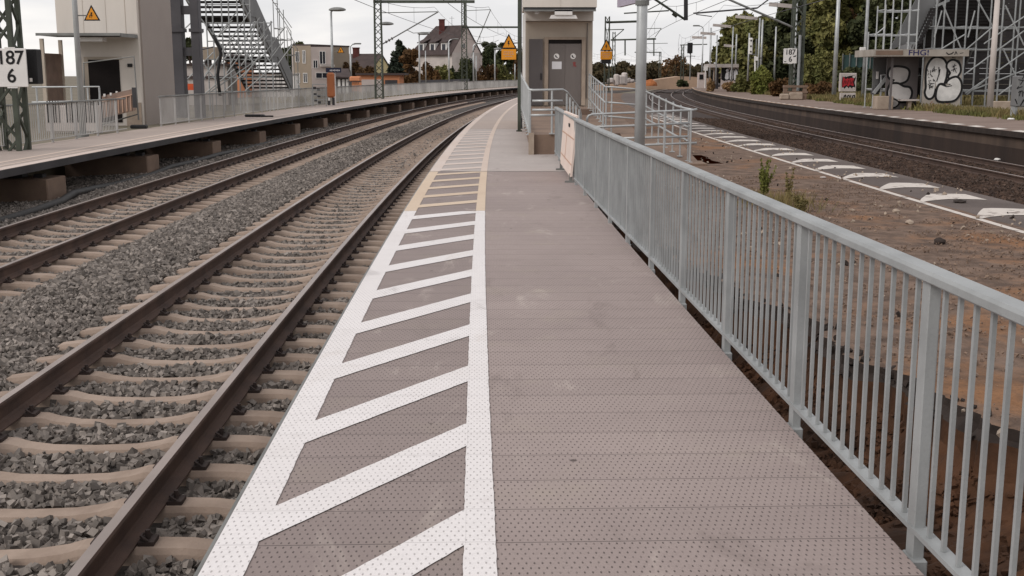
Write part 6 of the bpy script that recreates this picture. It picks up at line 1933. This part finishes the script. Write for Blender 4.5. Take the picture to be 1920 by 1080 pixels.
# grass strips
def grass(name, n, pf, hgt, m, label, wid=.012):
    x, y, z = pf(n); n = len(x)
    an = rng.uniform(0, 6.28, n); h = hgt*rng.uniform(.4, 1.2, n); ln = rng.uniform(-.5, .5, (n, 2))*h[:, None]
    a = np.stack([np.cos(an), np.sin(an), np.zeros(n)], 1)*wid*rng.uniform(.7, 1.5, n)[:, None]
    c = np.stack([x, y, z], 1); tip = c + np.concatenate([ln, h[:, None]], 1)
    V = np.stack([c-a, c+a, tip+a*.25, tip-a*.25], 1).reshape(-1, 3)
    o = np_mesh(name, V, np.arange(4*n).reshape(-1, 4), m, kind='stuff')
    return tag(o, label, 'grass')
def strip_pf(s0, s1, o0, o1, z, clump=.6):
    def f(n):
        s = rng.uniform(s0, s1, n); o = rng.uniform(o0, o1, n)
        k = np.sin(s*.9)*.5 + np.sin(s*2.3+o)*.3 + np.sin(s*.37+2)*.4 + rng.uniform(-.4, .4, n) > -clump
        s, o = s[k], o[k]; a = (s-CY0)/RAD
        return CX0+RAD-(RAD+o)*np.cos(a), CY0+(RAD+o)*np.sin(a), np.full(len(s), z)
    return f
grass('grass', 16000, strip_pf(38, 120, -22.2, -20.7, RZ), .30, L_grass, 'dry grass along the back of the right platform', .03)
grass('grass', 4500, strip_pf(40, 78, -21.0, -20.2, RZ, -.15), .18, L_olive, 'green weeds in front of the scaffolding and the graffiti board', .03)
grass('grass', 20000, strip_pf(66, 150, -32, -22.4, RZ), .45, L_grass, 'tall straw coloured grass on the bank behind the right platform', .05)
grass('grass', 8000, strip_pf(75, 150, 10.6, 16, -.1), .35, L_grass, 'rough grass behind the left railings', .03)

def weed(label, px, py, pyt, n, m, spread):
    p = G(px, py, OLDZ)
    t = thing('weed', p, label, 'weed')
    H = W(px, pyt, p.y).z - p.z
    rr = random.Random(int(px))
    mb = MB(); tips = []
    for k in range(n):
        a = rr.uniform(0, 6.28); h = H*rr.uniform(.65, 1.0); e = spread*rr.uniform(.2, 1)
        q = [p, p + Vector((math.cos(a)*e*.4, math.sin(a)*e*.4, h*.55)), p + Vector((math.cos(a)*e, math.sin(a)*e, h))]
        mb.pipe(q, .007, 5, 0, .003); tips.append(q)
    mb.build('stems', m, t)
    lob = []
    for q in tips:
        for f in np.linspace(.2, 1, 9):
            c = q[1].lerp(q[2], (f-.5)*2) if f > .5 else q[0].lerp(q[1], f*2)
            lob.append((c.x, c.y, c.z, .045*(1.25-f), .045*(1.25-f), .05))
    leaves('leaflets', lob, 110*n, .028, m, t)
weed('tall green weed growing behind the near railing', 1432, 372, 294, 9, L_weed, .22)
weed('thin yellowish weed right of the tall green one', 1478, 380, 300, 2, L_grass, .10)
weed('low dry weed between the two tall ones and the railing', 1502, 398, 366, 9, L_grass, .22)

def tuft_pf(n):
    a = rng.normal(size=(n, 2)) * np.array([.5, .28])
    p = G(1462, 386, OLDZ)
    return p.x + a[:, 1], p.y + a[:, 0], np.full(n, OLDZ)
grass('grass', 700, tuft_pf, .22, L_grass, 'dry grass tufts around the weeds behind the railing', .005)
